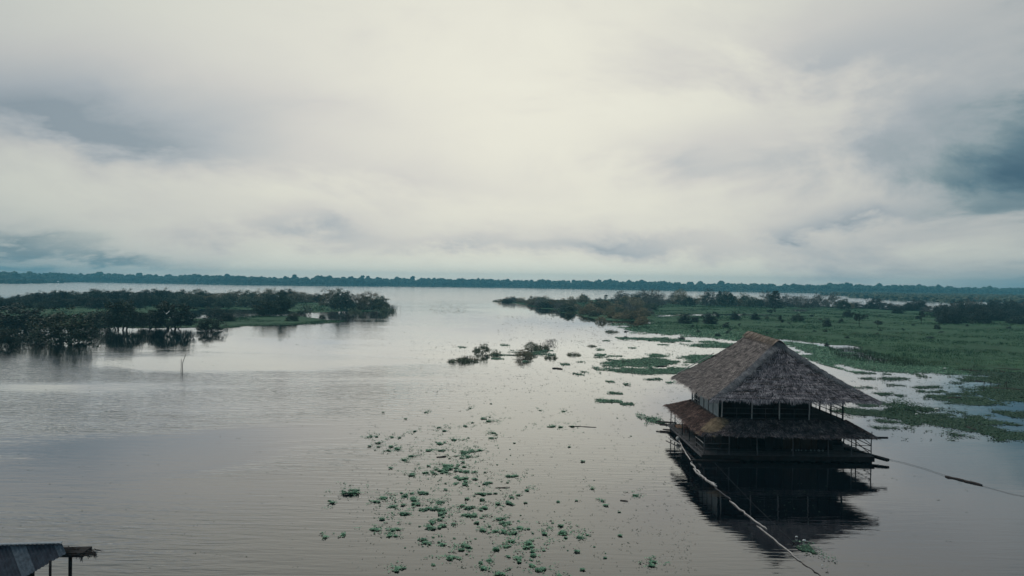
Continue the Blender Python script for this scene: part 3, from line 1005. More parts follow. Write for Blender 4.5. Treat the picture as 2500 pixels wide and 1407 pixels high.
# islets in mid channel
for (k, u, v, wp, hp, lb) in [
    ('islet', 1180, 863, 42, 26, 'tall green bush at the left end of the mid channel islet'), ('low', 1163, 858, 22, 14, 'small fringe bush left of the tall islet bush'), ('low', 1211, 867, 26, 16, 'small green bush right of the tall islet bush'),
    ('olive', 1277, 874, 48, 24, 'round brown bush of the mid channel islet'), ('islet', 1297, 857, 44, 24, 'green bush behind the brown islet bush'), ('low', 1324, 852, 44, 18, 'low green bush trailing right of the islet'),
    ('bare', 1347, 839, 32, 12, 'reddish twiggy bush behind the islet'), ('low', 1130, 884, 78, 13, 'long low bush nearest on the left of the islet'), ('lowolive', 1140, 880, 60, 14, 'pale grassy bush behind the long low one'),
    ('low', 1345, 875, 32, 11, 'low leafy plants right of the brown islet bush'), ('low', 1400, 867, 40, 10, 'lone low plant raft right of the islet'), ('low', 1445, 846, 24, 6, 'thin low plant raft farther right of the islet'),
    ('low', 1493, 811, 36, 7, 'thin tuft raft left of the marsh inlet'), ('sapling', 1529, 817, 14, 11, 'small forked water plant left of the marsh inlet')]:
    plant(k, u, v, wp, hp, 'islet_bush', lb, 'bush')


# ------------------------------------------------------------------ floating plant mats
def mat_plants(px, label, mat='floatleaf', dens=34, thin=.40, name='plant_mat', leaf=.095, hgt=.16, maxn=14000):
    P = poly(px)
    c = P.mean(0)
    ar = .5 * abs(np.dot(P[:, 0], np.roll(P[:, 1], 1)) - np.dot(P[:, 1], np.roll(P[:, 0], 1)))
    D = c[1]
    leaf = leaf * max(1.0, D / 110)
    dens = 1.5 * dens / max(1.0, D / 110) ** 2
    bx = (P.max(0) - P.min(0)).prod()
    n = int(min(maxn, dens * ar) * bx / ar)
    m = .06 * (P.max(0) - P.min(0)) + .3
    x = rng.uniform(P[:, 0].min() - m[0], P[:, 0].max() + m[0], n)
    y = rng.uniform(P[:, 1].min() - m[1], P[:, 1].max() + m[1], n)
    sd = np.where(inside(P, x, y), 1, -1) * edge_dist(P, x, y)
    sc = max(2.2, math.sqrt(ar) * .16)
    f = np.clip(sd / (sc * .6), -1, 1) * .28 + fbm(x, y, sc, int(abs(c[0] * 3)) % 97) + .12
    k = f > thin + .12
    x, y = x[k], y[k]
    bump = fbm(x, y, 1.3, 8)
    C = np.stack([x, y, .02 + hgt * rng.uniform(.1, 1, len(x)) * (.4 + bump)], 1)
    V, F = leaf_quads(C, leaf, leaf * .75, .0, g=rng)
    # leaves lie flatter than they stand
    V = V.reshape(-1, 4, 3)
    V[:, :, 2] = C[:, None, 2] + (V[:, :, 2] - C[:, None, 2]) * (.40 if hgt < .5 else .7)
    V = V.reshape(-1, 3)
    V[:, 2] = np.maximum(V[:, 2], .006)
    # matted stems under the leaves, lying on the water
    nx, ny = np.clip(((P.max(0) - P.min(0) + 2 * m) / max(.35, math.sqrt(ar) * .022)).astype(int), 6, 90)
    gx, gy = np.meshgrid(np.linspace(P[:, 0].min() - m[0], P[:, 0].max() + m[0], nx), np.linspace(P[:, 1].min() - m[1], P[:, 1].max() + m[1], ny))
    gx, gy = gx + rng.uniform(-.3, .3, gx.shape) * (gx[0, 1] - gx[0, 0]), gy + rng.uniform(-.3, .3, gy.shape) * (gy[1, 0] - gy[0, 0])
    gs = np.where(inside(P, gx, gy), 1, -1) * edge_dist(P, gx, gy)
    gf = np.clip(gs / (sc * .6), -1, 1) * .28 + fbm(gx, gy, sc, int(abs(c[0] * 3)) % 97) + .12 > thin + .18
    gi = np.arange(nx * ny).reshape(ny, nx)
    kq = gf[:-1, :-1] & gf[1:, 1:] & gf[:-1, 1:] & gf[1:, :-1]
    fq = np.stack([gi[:-1, :-1], gi[:-1, 1:], gi[1:, 1:], gi[1:, :-1]], -1)[kq]
    if len(fq):
        us = np.unique(fq)
        rm = np.zeros(nx * ny, int)
        rm[us] = np.arange(len(us))
        vz = np.stack([gx.ravel(), gy.ravel(), .012 + .03 * rng.random(nx * ny)], 1)[us]
        nf = len(F)
        F = np.concatenate([F, rm[fq] + len(V)])
        V = np.concatenate([V, vz])
    me_ = mesh(name, V - np.array((c[0], c[1], 0)), F, mat)
    if len(fq):
        me_.materials.append(M['mat_stems'])
        me_.polygons.foreach_set('material_index', (np.arange(len(F)) >= nf).astype(int))
    o = put(name, me_, None, (c[0], c[1], 0))
    return tag(o, label, 'floating plants')


mat_plants([(1475, 886), (1540, 879), (1580, 875), (1630, 877), (1652, 884), (1640, 890), (1560, 896), (1500, 891)], 'broad oval raft of floating plants left of the thatched roof', thin=.30)
mat_plants([(1472, 904), (1540, 899), (1600, 900), (1700, 899), (1720, 908), (1660, 914), (1590, 914), (1500, 908)], 'long raft of floating plants touching the left roof corner', thin=.33)
mat_plants([(1678, 870), (1700, 867), (1745, 868), (1745, 880), (1710, 888), (1680, 886)], 'raft of floating plants half hidden by the left roof slope', thin=.33)
mat_plants([(1512, 824), (1560, 825), (1670, 831), (1675, 834), (1600, 832), (1530, 828)], 'thin long streak of floating plants before the marsh', thin=.30)
mat_plants([(1583, 867), (1605, 865), (1628, 869), (1610, 872), (1588, 871)], 'small oval raft above the broad oval raft', thin=.30)
mat_plants([(1700, 840), (1760, 838), (1830, 842), (1800, 850), (1730, 848), (1690, 846)], 'ragged raft of plants just left of the roof peak', thin=.42)
mat_plants([(1525, 801), (1590, 793), (1680, 797), (1760, 806), (1840, 818), (1850, 833), (1760, 826), (1660, 816), (1570, 811)], 'bright green plant carpet along the marsh edge left of the roof', thin=.33)
mat_plants([(1990, 862), (2040, 866), (2110, 878), (2190, 890), (2300, 899), (2320, 907), (2230, 910), (2130, 905), (2060, 893), (1985, 880)], 'wide bright green plant belt right of the roof peak', thin=.26)
mat_plants([(1925, 836), (1990, 843), (2050, 855), (2030, 866), (1980, 862), (1940, 848)], 'green plants between the roof peak and the reed pool', thin=.38)
mat_plants([(2310, 903), (2400, 906), (2520, 912), (2520, 935), (2430, 922), (2360, 913)], 'dark narrow plant belt under the right marsh shore', 'floatleaf_deep', thin=.34)
mat_plants([(2345, 918), (2430, 922), (2530, 930), (2530, 985), (2440, 962), (2400, 948), (2450, 938), (2380, 930)], 'dark plant field round the stakes at the right edge', 'floatleaf_deep', thin=.34)
mat_plants([(2400, 950), (2450, 955), (2530, 970), (2530, 985), (2440, 976), (2400, 962)], 'dark plant raft below the stakes', 'floatleaf_deep', thin=.34)
mat_plants([(2268, 974), (2330, 970), (2400, 968), (2430, 980), (2400, 988), (2350, 986)], 'dark lens shaped plant raft left of the stakes', 'floatleaf_deep', thin=.34)
mat_plants([(2062, 996), (2090, 1000), (2160, 1004), (2200, 1000), (2220, 1006), (2260, 1012), (2330, 1022), (2375, 1020), (2395, 1036), (2450, 1048), (2520, 1060), (2520, 1070), (2440, 1071), (2390, 1062), (2340, 1047), (2290, 1040), (2220, 1030), (2160, 1017), (2100, 1014), (2060, 1007)], 'longest curving plant raft behind the right veranda', 'floatleaf_deep', thin=.27)
mat_plants([(2160, 992), (2200, 988), (2218, 1000), (2200, 1008), (2162, 1006)], 'tall weedy hump on the long curving plant raft', 'floatleaf_deep', thin=.3, hgt=1.0, dens=40)
mat_plants([(2425, 1004), (2470, 1005), (2530, 1010), (2530, 1026), (2470, 1014)], 'pointed plant raft reaching in from the right edge', 'floatleaf_deep', thin=.3)
mat_plants([(2395, 1030), (2430, 1026), (2442, 1034), (2420, 1042), (2396, 1040)], 'small dark plant raft above the end of the curve', 'floatleaf_deep', thin=.33)
mat_plants([(2245, 995), (2275, 998), (2290, 1003), (2260, 1006)], 'small plant raft beside the white scrap', 'floatleaf_deep', thin=.35)
mat_plants([(2300, 1003), (2350, 1003), (2355, 1008), (2310, 1008)], 'small dark plant streak right of the white scrap', 'floatleaf_deep', thin=.35)
mat_plants([(1934, 1312), (1975, 1312), (1992, 1322), (1970, 1334), (1942, 1330)], 'plant patch with two white scraps in the house reflection', dens=60, thin=.50, leaf=.06)
mat_plants([(1972, 1332), (2010, 1336), (2028, 1350), (2032, 1372), (2018, 1388), (2000, 1366), (1985, 1346)], 'green trailing plant patch at the foot of the house reflection', dens=60, thin=.50, leaf=.06)
mat_plants([(1238 + 40, 866), (1300, 858), (1340, 856), (1330, 866), (1260, 868), (1205, 867)], 'bright green plants joining the islet bushes', thin=.38)
mat_plants([(1560, 1008), (1590, 1018), (1620, 1030), (1625, 1036), (1590, 1030), (1562, 1016)], 'thin plant streak drifting towards the left veranda', thin=.40, leaf=.10, dens=45)
for i, (u, v, wp, hp) in enumerate(sorted([(2110, 912, 40, 4), (2160, 914, 16, 3), (2120, 925, 40, 4), (2180, 926, 60, 8), (2170, 934, 24, 3), (2180, 941, 36, 4), (2245, 946, 26, 4), (2280, 945, 24, 5), (2250, 955, 24, 5), (2290, 956, 20, 5), (2340, 962, 50, 5), (2290, 968, 70, 5), (2165, 963, 36, 5), (2110, 947, 34, 5), (2205, 967, 14, 4), (2380, 976, 14, 4), (2350, 975, 40, 5), (2150, 985, 30, 5), (2120, 990, 34, 5), (2300, 1013, 40, 4), (2180, 988, 30, 5), (2330, 935, 24, 4), (2360, 930, 20, 4), (2420, 1016, 20, 4), (2475, 1036, 20, 4)])):
    P = [(u + wp * .5 * math.cos(t), v + hp * .5 * math.sin(t)) for t in np.arange(0, 6.28, .8)]
    tag(mat_plants(P, nth(i, ' from the left of the small dark plant rafts right of the house'), 'floatleaf_deep', dens=40, thin=.34), group='small plant rafts right of the house')
for i, (u, v, wp, hp) in enumerate(sorted([(1462, 854, 18, 4), (1466, 867, 22, 5), (1545, 850, 14, 2), (1630, 835, 28, 3), (1730, 835, 44, 4), (1770, 844, 50, 6), (1720, 847, 20, 3), (1592, 926, 34, 4), (1640, 934, 16, 4), (1490, 933, 10, 4), (1535, 940, 12, 5), (1500, 960, 24, 4), (1485, 980, 50, 5), (1465, 975, 16, 4), (1530, 987, 20, 5), (1620, 842, 20, 2), (1480, 832, 16, 2), (1500, 870, 30, 2), (1420, 884, 16, 3), (1380, 890, 14, 4), (1412, 914, 16, 5), (1427, 909, 12, 4), (1230, 843, 22, 4), (1128, 848, 14, 3), (1290, 883, 18, 3), (1215, 876, 22, 3)])):
    P = [(u + wp * .5 * math.cos(t), v + hp * .5 * math.sin(t)) for t in np.arange(0, 6.28, .8)]
    tag(mat_plants(P, nth(i, ' from the left of the small plant rafts between islet and roof'), dens=40, thin=.36), group='small plant rafts between islet and roof')


# ------------------------------------------------------------------ drifting water hyacinth on the open water
def clump_mesh(wd, dp, seed, full=.75):
    """rosettes of spoon leaves spread unevenly over a wd x dp patch (metres)"""
    g = np.random.default_rng(seed)
    n = max(4, int(wd * dp * 34 * full + 4))
    m_ = n * 5
    th, r = g.uniform(0, 2 * math.pi, m_), np.sqrt(g.uniform(0, 1, m_)) * g.uniform(.55, 1.25, m_)
    cx, cy = .5 * wd * r * np.cos(th), .5 * dp * r * np.sin(th)
    ok = np.argsort(-(fbm(cx, cy, .45, seed % 91) - .16 * r))[:n]      # plants gather in strings and leave open water between
    cx, cy = cx[ok], cy[ok]
    mB = MB()
    V, F = [], []
    k = 0
    for i in range(n):
        sz = g.uniform(.65, 1.15)
        m = g.integers(7, 11)
        for j in range(m):
            a = 2 * math.pi * j / m + g.uniform(-.3, .3)
            d = np.array((math.cos(a), math.sin(a), 0))
            t = np.array((-d[1], d[0], 0))
            ln, tilt = .135 * sz * g.uniform(.7, 1.2), g.uniform(.02, .5)
            b = np.array((cx[i], cy[i], .02)) + d * .03
            tip = b + d * ln * math.cos(tilt) + np.array((0, 0, ln * math.sin(tilt)))
            mid = (b * .35 + tip * .65)
            wv = t * .05 * sz
            V += [b, mid + wv, tip, mid - wv]
            F.append((k, k + 1, k + 2, k + 3))
            k += 4
    return np.array(V), F


ZO, ZS = (750, 960), 2.7778
MAIN = [(290, 660, 135, 55), (168, 740, 35, 30), (460, 735, 30, 22), (490, 335, 40, 20), (490, 362, 40, 14), (560, 385, 70, 18), (620, 372, 70, 24), (910, 335, 120, 30), (1010, 312, 90, 20), (900, 232, 50, 18), (930, 255, 40, 25), (1080, 220, 65, 20), (1205, 168, 50, 22), (1255, 187, 80, 22), (1250, 268, 45, 20), (1265, 300, 45, 20), (1690, 222, 140, 25), (670, 450, 70, 20), (980, 485, 180, 50), (930, 522, 150, 50), (1040, 565, 110, 50), (1085, 525, 130, 28), (700, 550, 100, 36), (800, 535, 80, 20), (1395, 553, 100, 30), (1080, 615, 60, 25), (1220, 605, 60, 40), (820, 673, 160, 26), (1210, 682, 150, 32), (540, 705, 80, 28), (660, 692, 65, 25), (740, 718, 70, 28), (740, 745, 60, 25), (850, 775, 165, 60), (900, 735, 90, 30), (640, 812, 110, 40), (570, 765, 60, 28), (1060, 775, 110, 30), (1090, 820, 150, 45), (920, 812, 50, 30), (1240, 772, 100, 32), (1310, 748, 50, 20), (480, 918, 80, 32), (570, 920, 90, 25), (590, 965, 80, 25), (900, 895, 110, 40), (855, 868, 40, 30), (510, 850, 60, 30), (1200, 920, 120, 35), (1290, 935, 80, 20), (1345, 878, 70, 30), (1300, 850, 100, 22), (1440, 915, 60, 30), (1380, 945, 70, 25), (1340, 1035, 40, 22), (1380, 995, 45, 35), (1065, 1020, 55, 35), (1050, 1055, 60, 25), (930, 1020, 60, 25), (820, 1013, 50, 18), (1015, 1112, 120, 35), (1235, 1128, 30, 22), (1425, 1118, 50, 26), (1530, 1075, 60, 60), (1540, 1010, 120, 40), (1480, 1045, 40, 30), (1570, 1190, 110, 50), (1610, 945, 50, 35), (1740, 940, 110, 50), (1700, 898, 90, 22), (1850, 975, 60, 25), (1285, 1060, 25, 20), (1300, 1225, 70, 25), (610, 1190, 60, 35), (1195, 1185, 50, 30), (2225, 690, 55, 22), (115, 975, 35, 20), (245, 958, 20, 14), (1700, 1235, 60, 16), (2320, 1165, 70, 25), (2340, 1140, 50, 20), (420, 290, 35, 22), (470, 290, 20, 30), (575, 295, 22, 18), (630, 300, 20, 18), (735, 255, 35, 25), (1080, 395, 120, 40), (1060, 425, 100, 30), (1150, 385, 90, 25), (905, 385, 70, 20), (720, 420, 50, 25), (800, 385, 70, 20), (2000, 730, 20, 14), (1390, 705, 28, 16), (1935, 645, 14, 20), (1500, 655, 40, 25), (1740, 120, 25, 16), (1582, 115, 22, 12), (1110, 100, 22, 16), (815, 127, 35, 16)]
UNIQUE = {0: 'largest dark hyacinth clump alone at the left of the drift', 1: 'small round clump just below left of the largest dark clump', 7: 'wide hyacinth clump on the upper left of the drift', 16: 'compact hyacinth clump at the end of the floating pole',
          18: 'upper half of the densest hyacinth raft in mid drift', 20: 'lower tip of the densest hyacinth raft in mid drift', 24: 'lone flat clump right of the densest raft', 28: 'neat elongated clump below the densest raft', 33: 'largest ragged raft in the lower drift',
          38: 'broad raft right of the largest ragged raft', 60: 'curved dark clump nearest the bottom of the drift', 66: 'loose clump cut off near the bottom edge right of centre', 68: 'diagonal trail of hyacinth right of the lower drift', 75: 'lone small clump halfway between drift and house'}
gg = np.random.default_rng(5)
for i, (zx, zy, zw, zh) in enumerate(MAIN):
    p = G(ZO[0] + zx / ZS, ZO[1] + (zy + zh * .25) / ZS)
    D = p[1]
    wd = zw / ZS * D / FPX * 1.08
    dp = max(.35 * wd, (zh / ZS - 3.0) * D * D / (FPX * CAMH))
    dp = min(dp, wd * 1.6)
    V, F = clump_mesh(wd, dp, 300 + i, 1.1 if i in (0, 28, 60) else .8)
    if i == 0:
        V[:, 2] *= 1.8
    o = put('hyacinth_clump', mesh('hyacinth_clump', V, F, 'floatleaf'), None, (p[0], p[1], 0))
    if i in UNIQUE:
        tag(o, UNIQUE[i], 'water hyacinth', 'drift of water hyacinth')
    elif zy < 460:
        tag(o, 'green hyacinth clump in the thin upper part of the drift', 'water hyacinth', 'drift of water hyacinth')
    elif zx > 1330:
        tag(o, 'green hyacinth clump on the loose right side of the drift', 'water hyacinth', 'drift of water hyacinth')
    elif zy < 640:
        tag(o, 'green hyacinth clump in the dense middle of the drift', 'water hyacinth', 'drift of water hyacinth')
    else:
        tag(o, 'green hyacinth clump in the lower left of the drift', 'water hyacinth', 'drift of water hyacinth')
SM = [mesh('hyacinth_clump', *clump_mesh(w_, d_, 900 + i), 'floatleaf') for i, (w_, d_) in enumerate([(.3, .22), (.6, .25), (.2, .15), (.8, .3), (.45, .3)])]
cnt = 0
while cnt < 190:
    zx, zy = gg.normal(1080, 360), gg.normal(700, 330)
    if not (350 < zx < 2300 and 60 < zy < 1230):
        continue
    if cnt % 4 == 0:
        zx, zy = gg.uniform(500, 2200), gg.uniform(100, 1230)
    elif cnt % 4 < 3:
        c_ = MAIN[gg.integers(1, 74)]
        zx, zy = c_[0] + gg.normal() * (c_[2] * .7 + 14), c_[1] + gg.normal() * (c_[3] * .6 + 6)
    p = G(ZO[0] + zx / ZS, ZO[1] + zy / ZS)
    o = put('hyacinth_clump', SM[gg.integers(len(SM))], None, (p[0], p[1], 0))
    o.rotation_euler = (0, 0, gg.uniform(0, 6.28))
    s = .35 + 1.0 * gg.random() ** 2.2
    o.scale = (s, s, s)
    tag(o, 'tiny loose hyacinth sprig scattered round the drift', 'water hyacinth', 'loose sprigs round the hyacinth drift')
    cnt += 1
# specks nobody could count
fl = []
for (zx, zy, zw, zh) in MAIN:
    p = G(ZO[0] + zx / ZS, ZO[1] + zy / ZS)
    ex, ey = zw / ZS * p[1] / FPX, max(.5, (zh / ZS) * p[1] ** 2 / (FPX * CAMH)) * .8
    n_ = int(8 + 9 * min(ex * ey, 6))
    q = np.stack([p[0] + gg.normal(size=n_) * ex * .75, p[1] + gg.normal(size=n_) * ey * .9, np.zeros(n_)], 1)
    fl.append(q)
fl = np.concatenate(fl)
rp = gg.integers(3, 8, len(fl))
Q = np.repeat(fl, rp, 0)
Q[:, :2] += gg.normal(size=(len(Q), 2)) * (.11, .08)
Q[:, 2] = gg.uniform(.02, .07, len(Q))
V, F = leaf_quads(Q, .075, .05, g=gg)
V = V.reshape(-1, 4, 3)
V[:, :, 2] = Q[:, None, 2] + (V[:, :, 2] - Q[:, None, 2]) * .3
tag(put('hyacinth_flecks', mesh('hyacinth_flecks', V.reshape(-1, 3), F, 'floatleaf')), 'fine green flecks of hyacinth strewn between the clumps', 'floating plants', kind='stuff')
pts = []
for (u0, u1, v0, v1, n) in [(850, 1700, 930, 1400, 1500), (1000, 1700, 830, 960, 900), (1400, 1860, 800, 900, 500), (0, 300, 855, 905, 160), (0, 800, 830, 1400, 160), (1050, 1140, 735, 765, 260), (1200, 1560, 770, 840, 260), (2080, 2440, 905, 1000, 400), (1820, 2010, 1180, 1290, 46), (1560, 1700, 1180, 1400, 60), (2000, 2400, 1150, 1400, 30), (600, 1000, 790, 870, 80)]:
    for i in range(n):
        pts.append(G(gg.uniform(u0, u1), gg.uniform(v0, v1)))
pts = np.array(pts)
pts[:, 2] = .03
rep = gg.integers(1, 4, len(pts))
Q = np.repeat(pts, rep, 0)
sz = np.clip(np.repeat(pts[:, 1], rep) / 70, .6, 5) * .085
Q[:, :2] += gg.normal(size=(len(Q), 2)) * sz[:, None] * 1.5
V, F = leaf_quads(Q, sz, sz * .6, g=gg)
V = V.reshape(-1, 4, 3)
V[:, :, 2] = .012 + np.abs(V[:, :, 2] - .03) * .35
V = V.reshape(-1, 3)
tag(put('floating_leaves', mesh('floating_leaves', V, F, 'debris')), 'specks of leaves and plant bits strewn over the water', 'floating leaves', kind='stuff')

# ------------------------------------------------------------------ thatched floating house
HX0, HX1, HY0, HY1, DZ = 17.05, 32.2, 66.9, 81.6, .55
house = empty('floating_house', (24.6, 74.2, 0))
tag(house, 'two storey floating house with big grey thatched hip roof', 'house')


def part(mb, name, mat, parent=house, smooth=False):
    return mb.build(name, mat, parent, smooth=smooth)


def pole(mb, p, q, r=.05, bend=.0, n=6):
    p, q = np.array(p, float), np.array(q, float)
    m = (p + q) / 2 + np.array((rng.normal(), rng.normal(), 0)) * bend
    return mb.tube([p, (p + m) / 2 + (m - (p + q) / 2) * .25, m, (m + q) / 2 + (m - (p + q) / 2) * .25, q], [r * 1.1, r, r * .95, r * .9, r * .85], n)


# raft logs, beams, deck boards
for i in range(13):
    x = HX0 + .4 + i * (HX1 - HX0 - .8) / 12
    part(MB().tube([(x, HY0 + rng.uniform(.05, .3), .04), (x + rng.normal() * .05, 74, .05), (x, HY1 + rng.uniform(-.2, .4), .06)], [.24, .27, .22], 9), 'float_log', 'wood_dark', smooth=True)
for y in np.arange(HY0 + .2, HY1, 1.6):
    part(MB().box((HX0 + .02, y, .33), (HX1 - .02, y + .14, DZ - .062)), 'cross_beam', 'wood_dark')
mb = MB()
y = HY0
while y < HY1 - .1:
    wv = rng.uniform(.2, .27)
    cut = rng.uniform(-.12, .05)
    zt = DZ + rng.uniform(-.006, .006)
    mb.box((HX0 + cut, y, DZ - .06), (HX1 - cut + rng.uniform(-.1, .05), y + wv - .018, zt))
    y += wv
part(mb, 'deck', 'wood_grey')['kind'] = 'stuff'
part(MB().box((HX0 - .03, HY0 - .08, .12), (HX1 + .03, HY0 - .005, DZ - .03), .01), 'front_fascia', 'wood_dark')
part(MB().box((HX0 - .09, HY0 - .02, .34), (HX0 - .135, HY1, DZ - .03), .008), 'side_fascia', 'wood_grey')
part(MB().box((HX0 - 1.1, HY0 - .45, .02), (HX0 + 3.2, HY0 - .15, .14), .02), 'low_plank', 'wood_dark')

# lower posts
FRONT_X = [17.2, 19.45, 21.95, 25.08, 28.2, 30.28, 32.05]
LEFT_Y = [69.9, 72.6, 75.6, 78.9, 81.3]
for i, x in enumerate(FRONT_X):
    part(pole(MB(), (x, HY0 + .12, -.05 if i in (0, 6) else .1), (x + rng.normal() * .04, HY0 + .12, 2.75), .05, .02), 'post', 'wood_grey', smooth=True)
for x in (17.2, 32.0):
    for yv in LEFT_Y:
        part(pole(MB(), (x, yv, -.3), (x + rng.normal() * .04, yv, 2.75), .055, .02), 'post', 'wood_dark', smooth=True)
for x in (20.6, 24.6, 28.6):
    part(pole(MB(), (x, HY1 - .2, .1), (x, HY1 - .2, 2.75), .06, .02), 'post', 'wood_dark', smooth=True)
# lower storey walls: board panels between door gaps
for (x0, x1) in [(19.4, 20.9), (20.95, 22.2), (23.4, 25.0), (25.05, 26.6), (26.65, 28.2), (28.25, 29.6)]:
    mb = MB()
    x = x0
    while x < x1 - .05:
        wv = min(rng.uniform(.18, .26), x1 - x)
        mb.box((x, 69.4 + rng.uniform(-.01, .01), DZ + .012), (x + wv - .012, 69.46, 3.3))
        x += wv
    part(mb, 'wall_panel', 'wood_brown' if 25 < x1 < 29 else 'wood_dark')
for (xw, mt) in ((19.4, 'wood_dark'), (29.6, 'wood_dark')):
    for (y0, y1) in [(69.5, 71.6), (71.65, 73.7), (74.9, 76.9), (76.95, 79.0)]:
        mb = MB()
        yv = y0
        while yv < y1 - .05:
            wv = min(rng.uniform(.18, .26), y1 - yv)
            mb.box((xw, yv, DZ + .012), (xw + .06, yv + wv - .012, 3.3))
            yv += wv
        part(mb, 'wall_panel', mt)
part(MB().box((19.4, 79.02, DZ + .012), (29.66, 79.1, 3.3)), 'wall_panel', 'wood_dark')
part(MB().box((19.2, 68.62, 3.30), (30.3, 79.3, 3.42)), 'upper_floor', 'wood_dark')

# lower rails
RZ = (DZ + .12, DZ + .52, DZ + .98)
for z in RZ:
    part(pole(MB(), (17.2, HY0 + .05, z), (19.45, HY0 + .05, z + rng.normal() * .02), .032, .01), 'rail', 'wood_grey', smooth=True)
    part(pole(MB(), (17.13, HY0 + .1, z), (17.13, 69.9, z), .034, .02), 'rail', 'wood_pale' if z > 1.3 else 'wood_grey', smooth=True)
    part(pole(MB(), (17.13, 75.6, z), (17.13, 81.3, z), .03, .03), 'rail', 'wood_pale' if z > 1.3 else 'wood_grey', smooth=True)
part(pole(MB(), (17.13, 69.2, DZ), (17.13, 69.2, DZ + .95), .03), 'rail_post', 'wood_grey', smooth=True)
part(pole(MB(), (18.3, HY0 + .05, DZ), (18.3, HY0 + .05, DZ + .6), .025), 'rail_post', 'wood_grey', smooth=True)
for z, z2 in ((DZ + .95, DZ + .95), (DZ + .45, DZ + .47)):
    part(pole(MB(), (30.28, HY0 + .3, z), (32.0, HY0 + .12, z2), .03, .03), 'rail', 'wood_dark', smooth=True)
    part(pole(MB(), (32.0, HY0 + .1, z), (32.0, 75.6, z + .02), .035, .02), 'rail', 'wood_dark', smooth=True)
part(pole(MB(), (32.0, HY0 + .15, DZ + .15), (32.0, 71.5, DZ + 1.0), .035, .06), 'brace', 'wood_dark', smooth=True)
part(pole(MB(), (32.0, 72.6, 2.2), (32.0, HY0 + .1, DZ + 1.05), .035, .05), 'brace', 'wood_dark', smooth=True)

# upper storey: pale front posts, walls, galleries
UX0, UX1, UY0, UY1, UZ = 19.15, 30.2, 68.6, 79.1, 3.42
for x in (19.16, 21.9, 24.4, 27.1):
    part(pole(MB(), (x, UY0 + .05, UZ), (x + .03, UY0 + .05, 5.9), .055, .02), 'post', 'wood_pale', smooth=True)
part(pole(MB(), (18.98, UY0 + .5, UZ), (19.02, UY0 + .5, 5.9), .045, .06), 'post', 'wood_pale', smooth=True)
for (x, yv) in ((30.15, 68.65), (30.15, 71.2), (30.15, 73.8), (30.15, 76.4), (30.15, 79.0), (27.9, 78.95)):
    part(pole(MB(), (x, yv, UZ), (x, yv, 5.9), .075, .01), 'post', 'wood_dark', smooth=True)
for k in range(4):
    yy = 69.9 + k * 2.4
    part(pole(MB(), (30.15, yy, UZ), (30.15, yy, UZ + 1.0), .035, .01), 'baluster', 'wood_dark', smooth=True)
for z in (UZ + .12, UZ + .5, UZ + .95):
    part(pole(MB(), (30.15, 68.65, z), (30.15, 79.0, z), .035, .02), 'rail', 'wood_dark', smooth=True)
    part(pole(MB(), (27.9, 78.95, z), (30.15, 78.95, z), .03, .01), 'rail', 'wood_dark', smooth=True)
part(pole(MB(), (30.15, 68.65, UZ + 1.25), (30.15, 79.0, UZ + 1.35), .05, .01), 'rail', 'wood_dark', smooth=True)
fx = [19.16, 21.9, 24.4, 27.1, 27.9]
for a, b in zip(fx[:-1], fx[1:]):
    for z in (UZ + .10, UZ + .55, UZ + 1.0):
        part(pole(MB(), (a, UY0 + .04, z), (b, UY0 + .04, z + rng.normal() * .02), .026, .01, 5), 'rail', 'wood_grey', smooth=True)
    if b - a > 1.5:
        part(pole(MB(), ((a + b) / 2, UY0 + .04, UZ), ((a + b) / 2, UY0 + .04, UZ + 1.0), .025, .01, 5), 'baluster', 'wood_grey', smooth=True)


def board_wall(x0, y0, x1, y1, z0, z1, mat, name='wall_panel', bw=.24):
    mb = MB()
    p, q = np.array((x0, y0)), np.array((x1, y1))
    L = np.linalg.norm(q - p)
    d = (q - p) / L
    nrm = np.array((-d[1], d[0]))
    t = 0
    while t < L - .03:
        wv = min(rng.uniform(.8, 1.2) * bw, L - t)
        a, b = p + d * t, p + d * (t + wv - .012)
        o = nrm * (.03 + rng.uniform(-.008, .008))
        V = [(*(a - o), z0), (*(b - o), z0), (*(b + o), z0), (*(a + o), z0), (*(a - o), z1), (*(b - o), z1), (*(b + o), z1), (*(a + o), z1)]
        mb.add(V, [(3, 2, 1, 0), (4, 5, 6, 7), (0, 1, 5, 4), (1, 2, 6, 5), (2, 3, 7, 6), (3, 0, 4, 7)])
        t += wv
    return part(mb, name, mat)


for (a, b) in zip((19.5, 21.9, 24.4, 26.4), (21.86, 24.36, 26.36, 27.85)):
    board_wall(a, 70.1, b, 70.1, UZ + .012, 5.9, 'wood_dark')
for (a, b) in zip((70.15, 72.6, 75.0), (72.56, 74.96, 78.9)):
    board_wall(27.9, a, 27.9, b, UZ + .012, 5.9, 'wood_dark')
board_wall(19.2, 79.0, 27.6, 79.0, UZ + .012, 5.9, 'wood_dark')
# left upper side: pale sheets on a frame, lattice window in the last bay
ys = [69.15, 70.9, 72.6, 74.3, 76.0]
for a, b in zip(ys[:-1], ys[1:]):
    part(MB().box((19.0, a + .03, UZ + .1), (19.04, b - .03, 6.0), .004), 'wall_sheet', 'panel_pale')
    part(MB().box((18.95, b - .04, UZ + .02), (19.06, b + .04, 6.0)), 'stud', 'wood_grey')
part(MB().box((18.93, 68.7, UZ - .06), (19.10, 79.1, UZ + .1)), 'sill', 'wood_grey')
for k in range(5):
    yv = 76.3 + k * .65
    part(MB().box((18.98, yv, UZ + .1), (19.03, yv + .06, 6.0)), 'lattice_bar', 'wood_pale')
for z in (UZ + .45, UZ + .9, UZ + 1.35, UZ + 1.8):
    part(MB().box((18.955, 76.05, z), (18.977, 79.0, z + .06)), 'lattice_bar', 'wood_pale')
part(MB().box((18.9, 78.92, UZ), (19.06, 79.08, 6.1)), 'post', 'wood_pale')


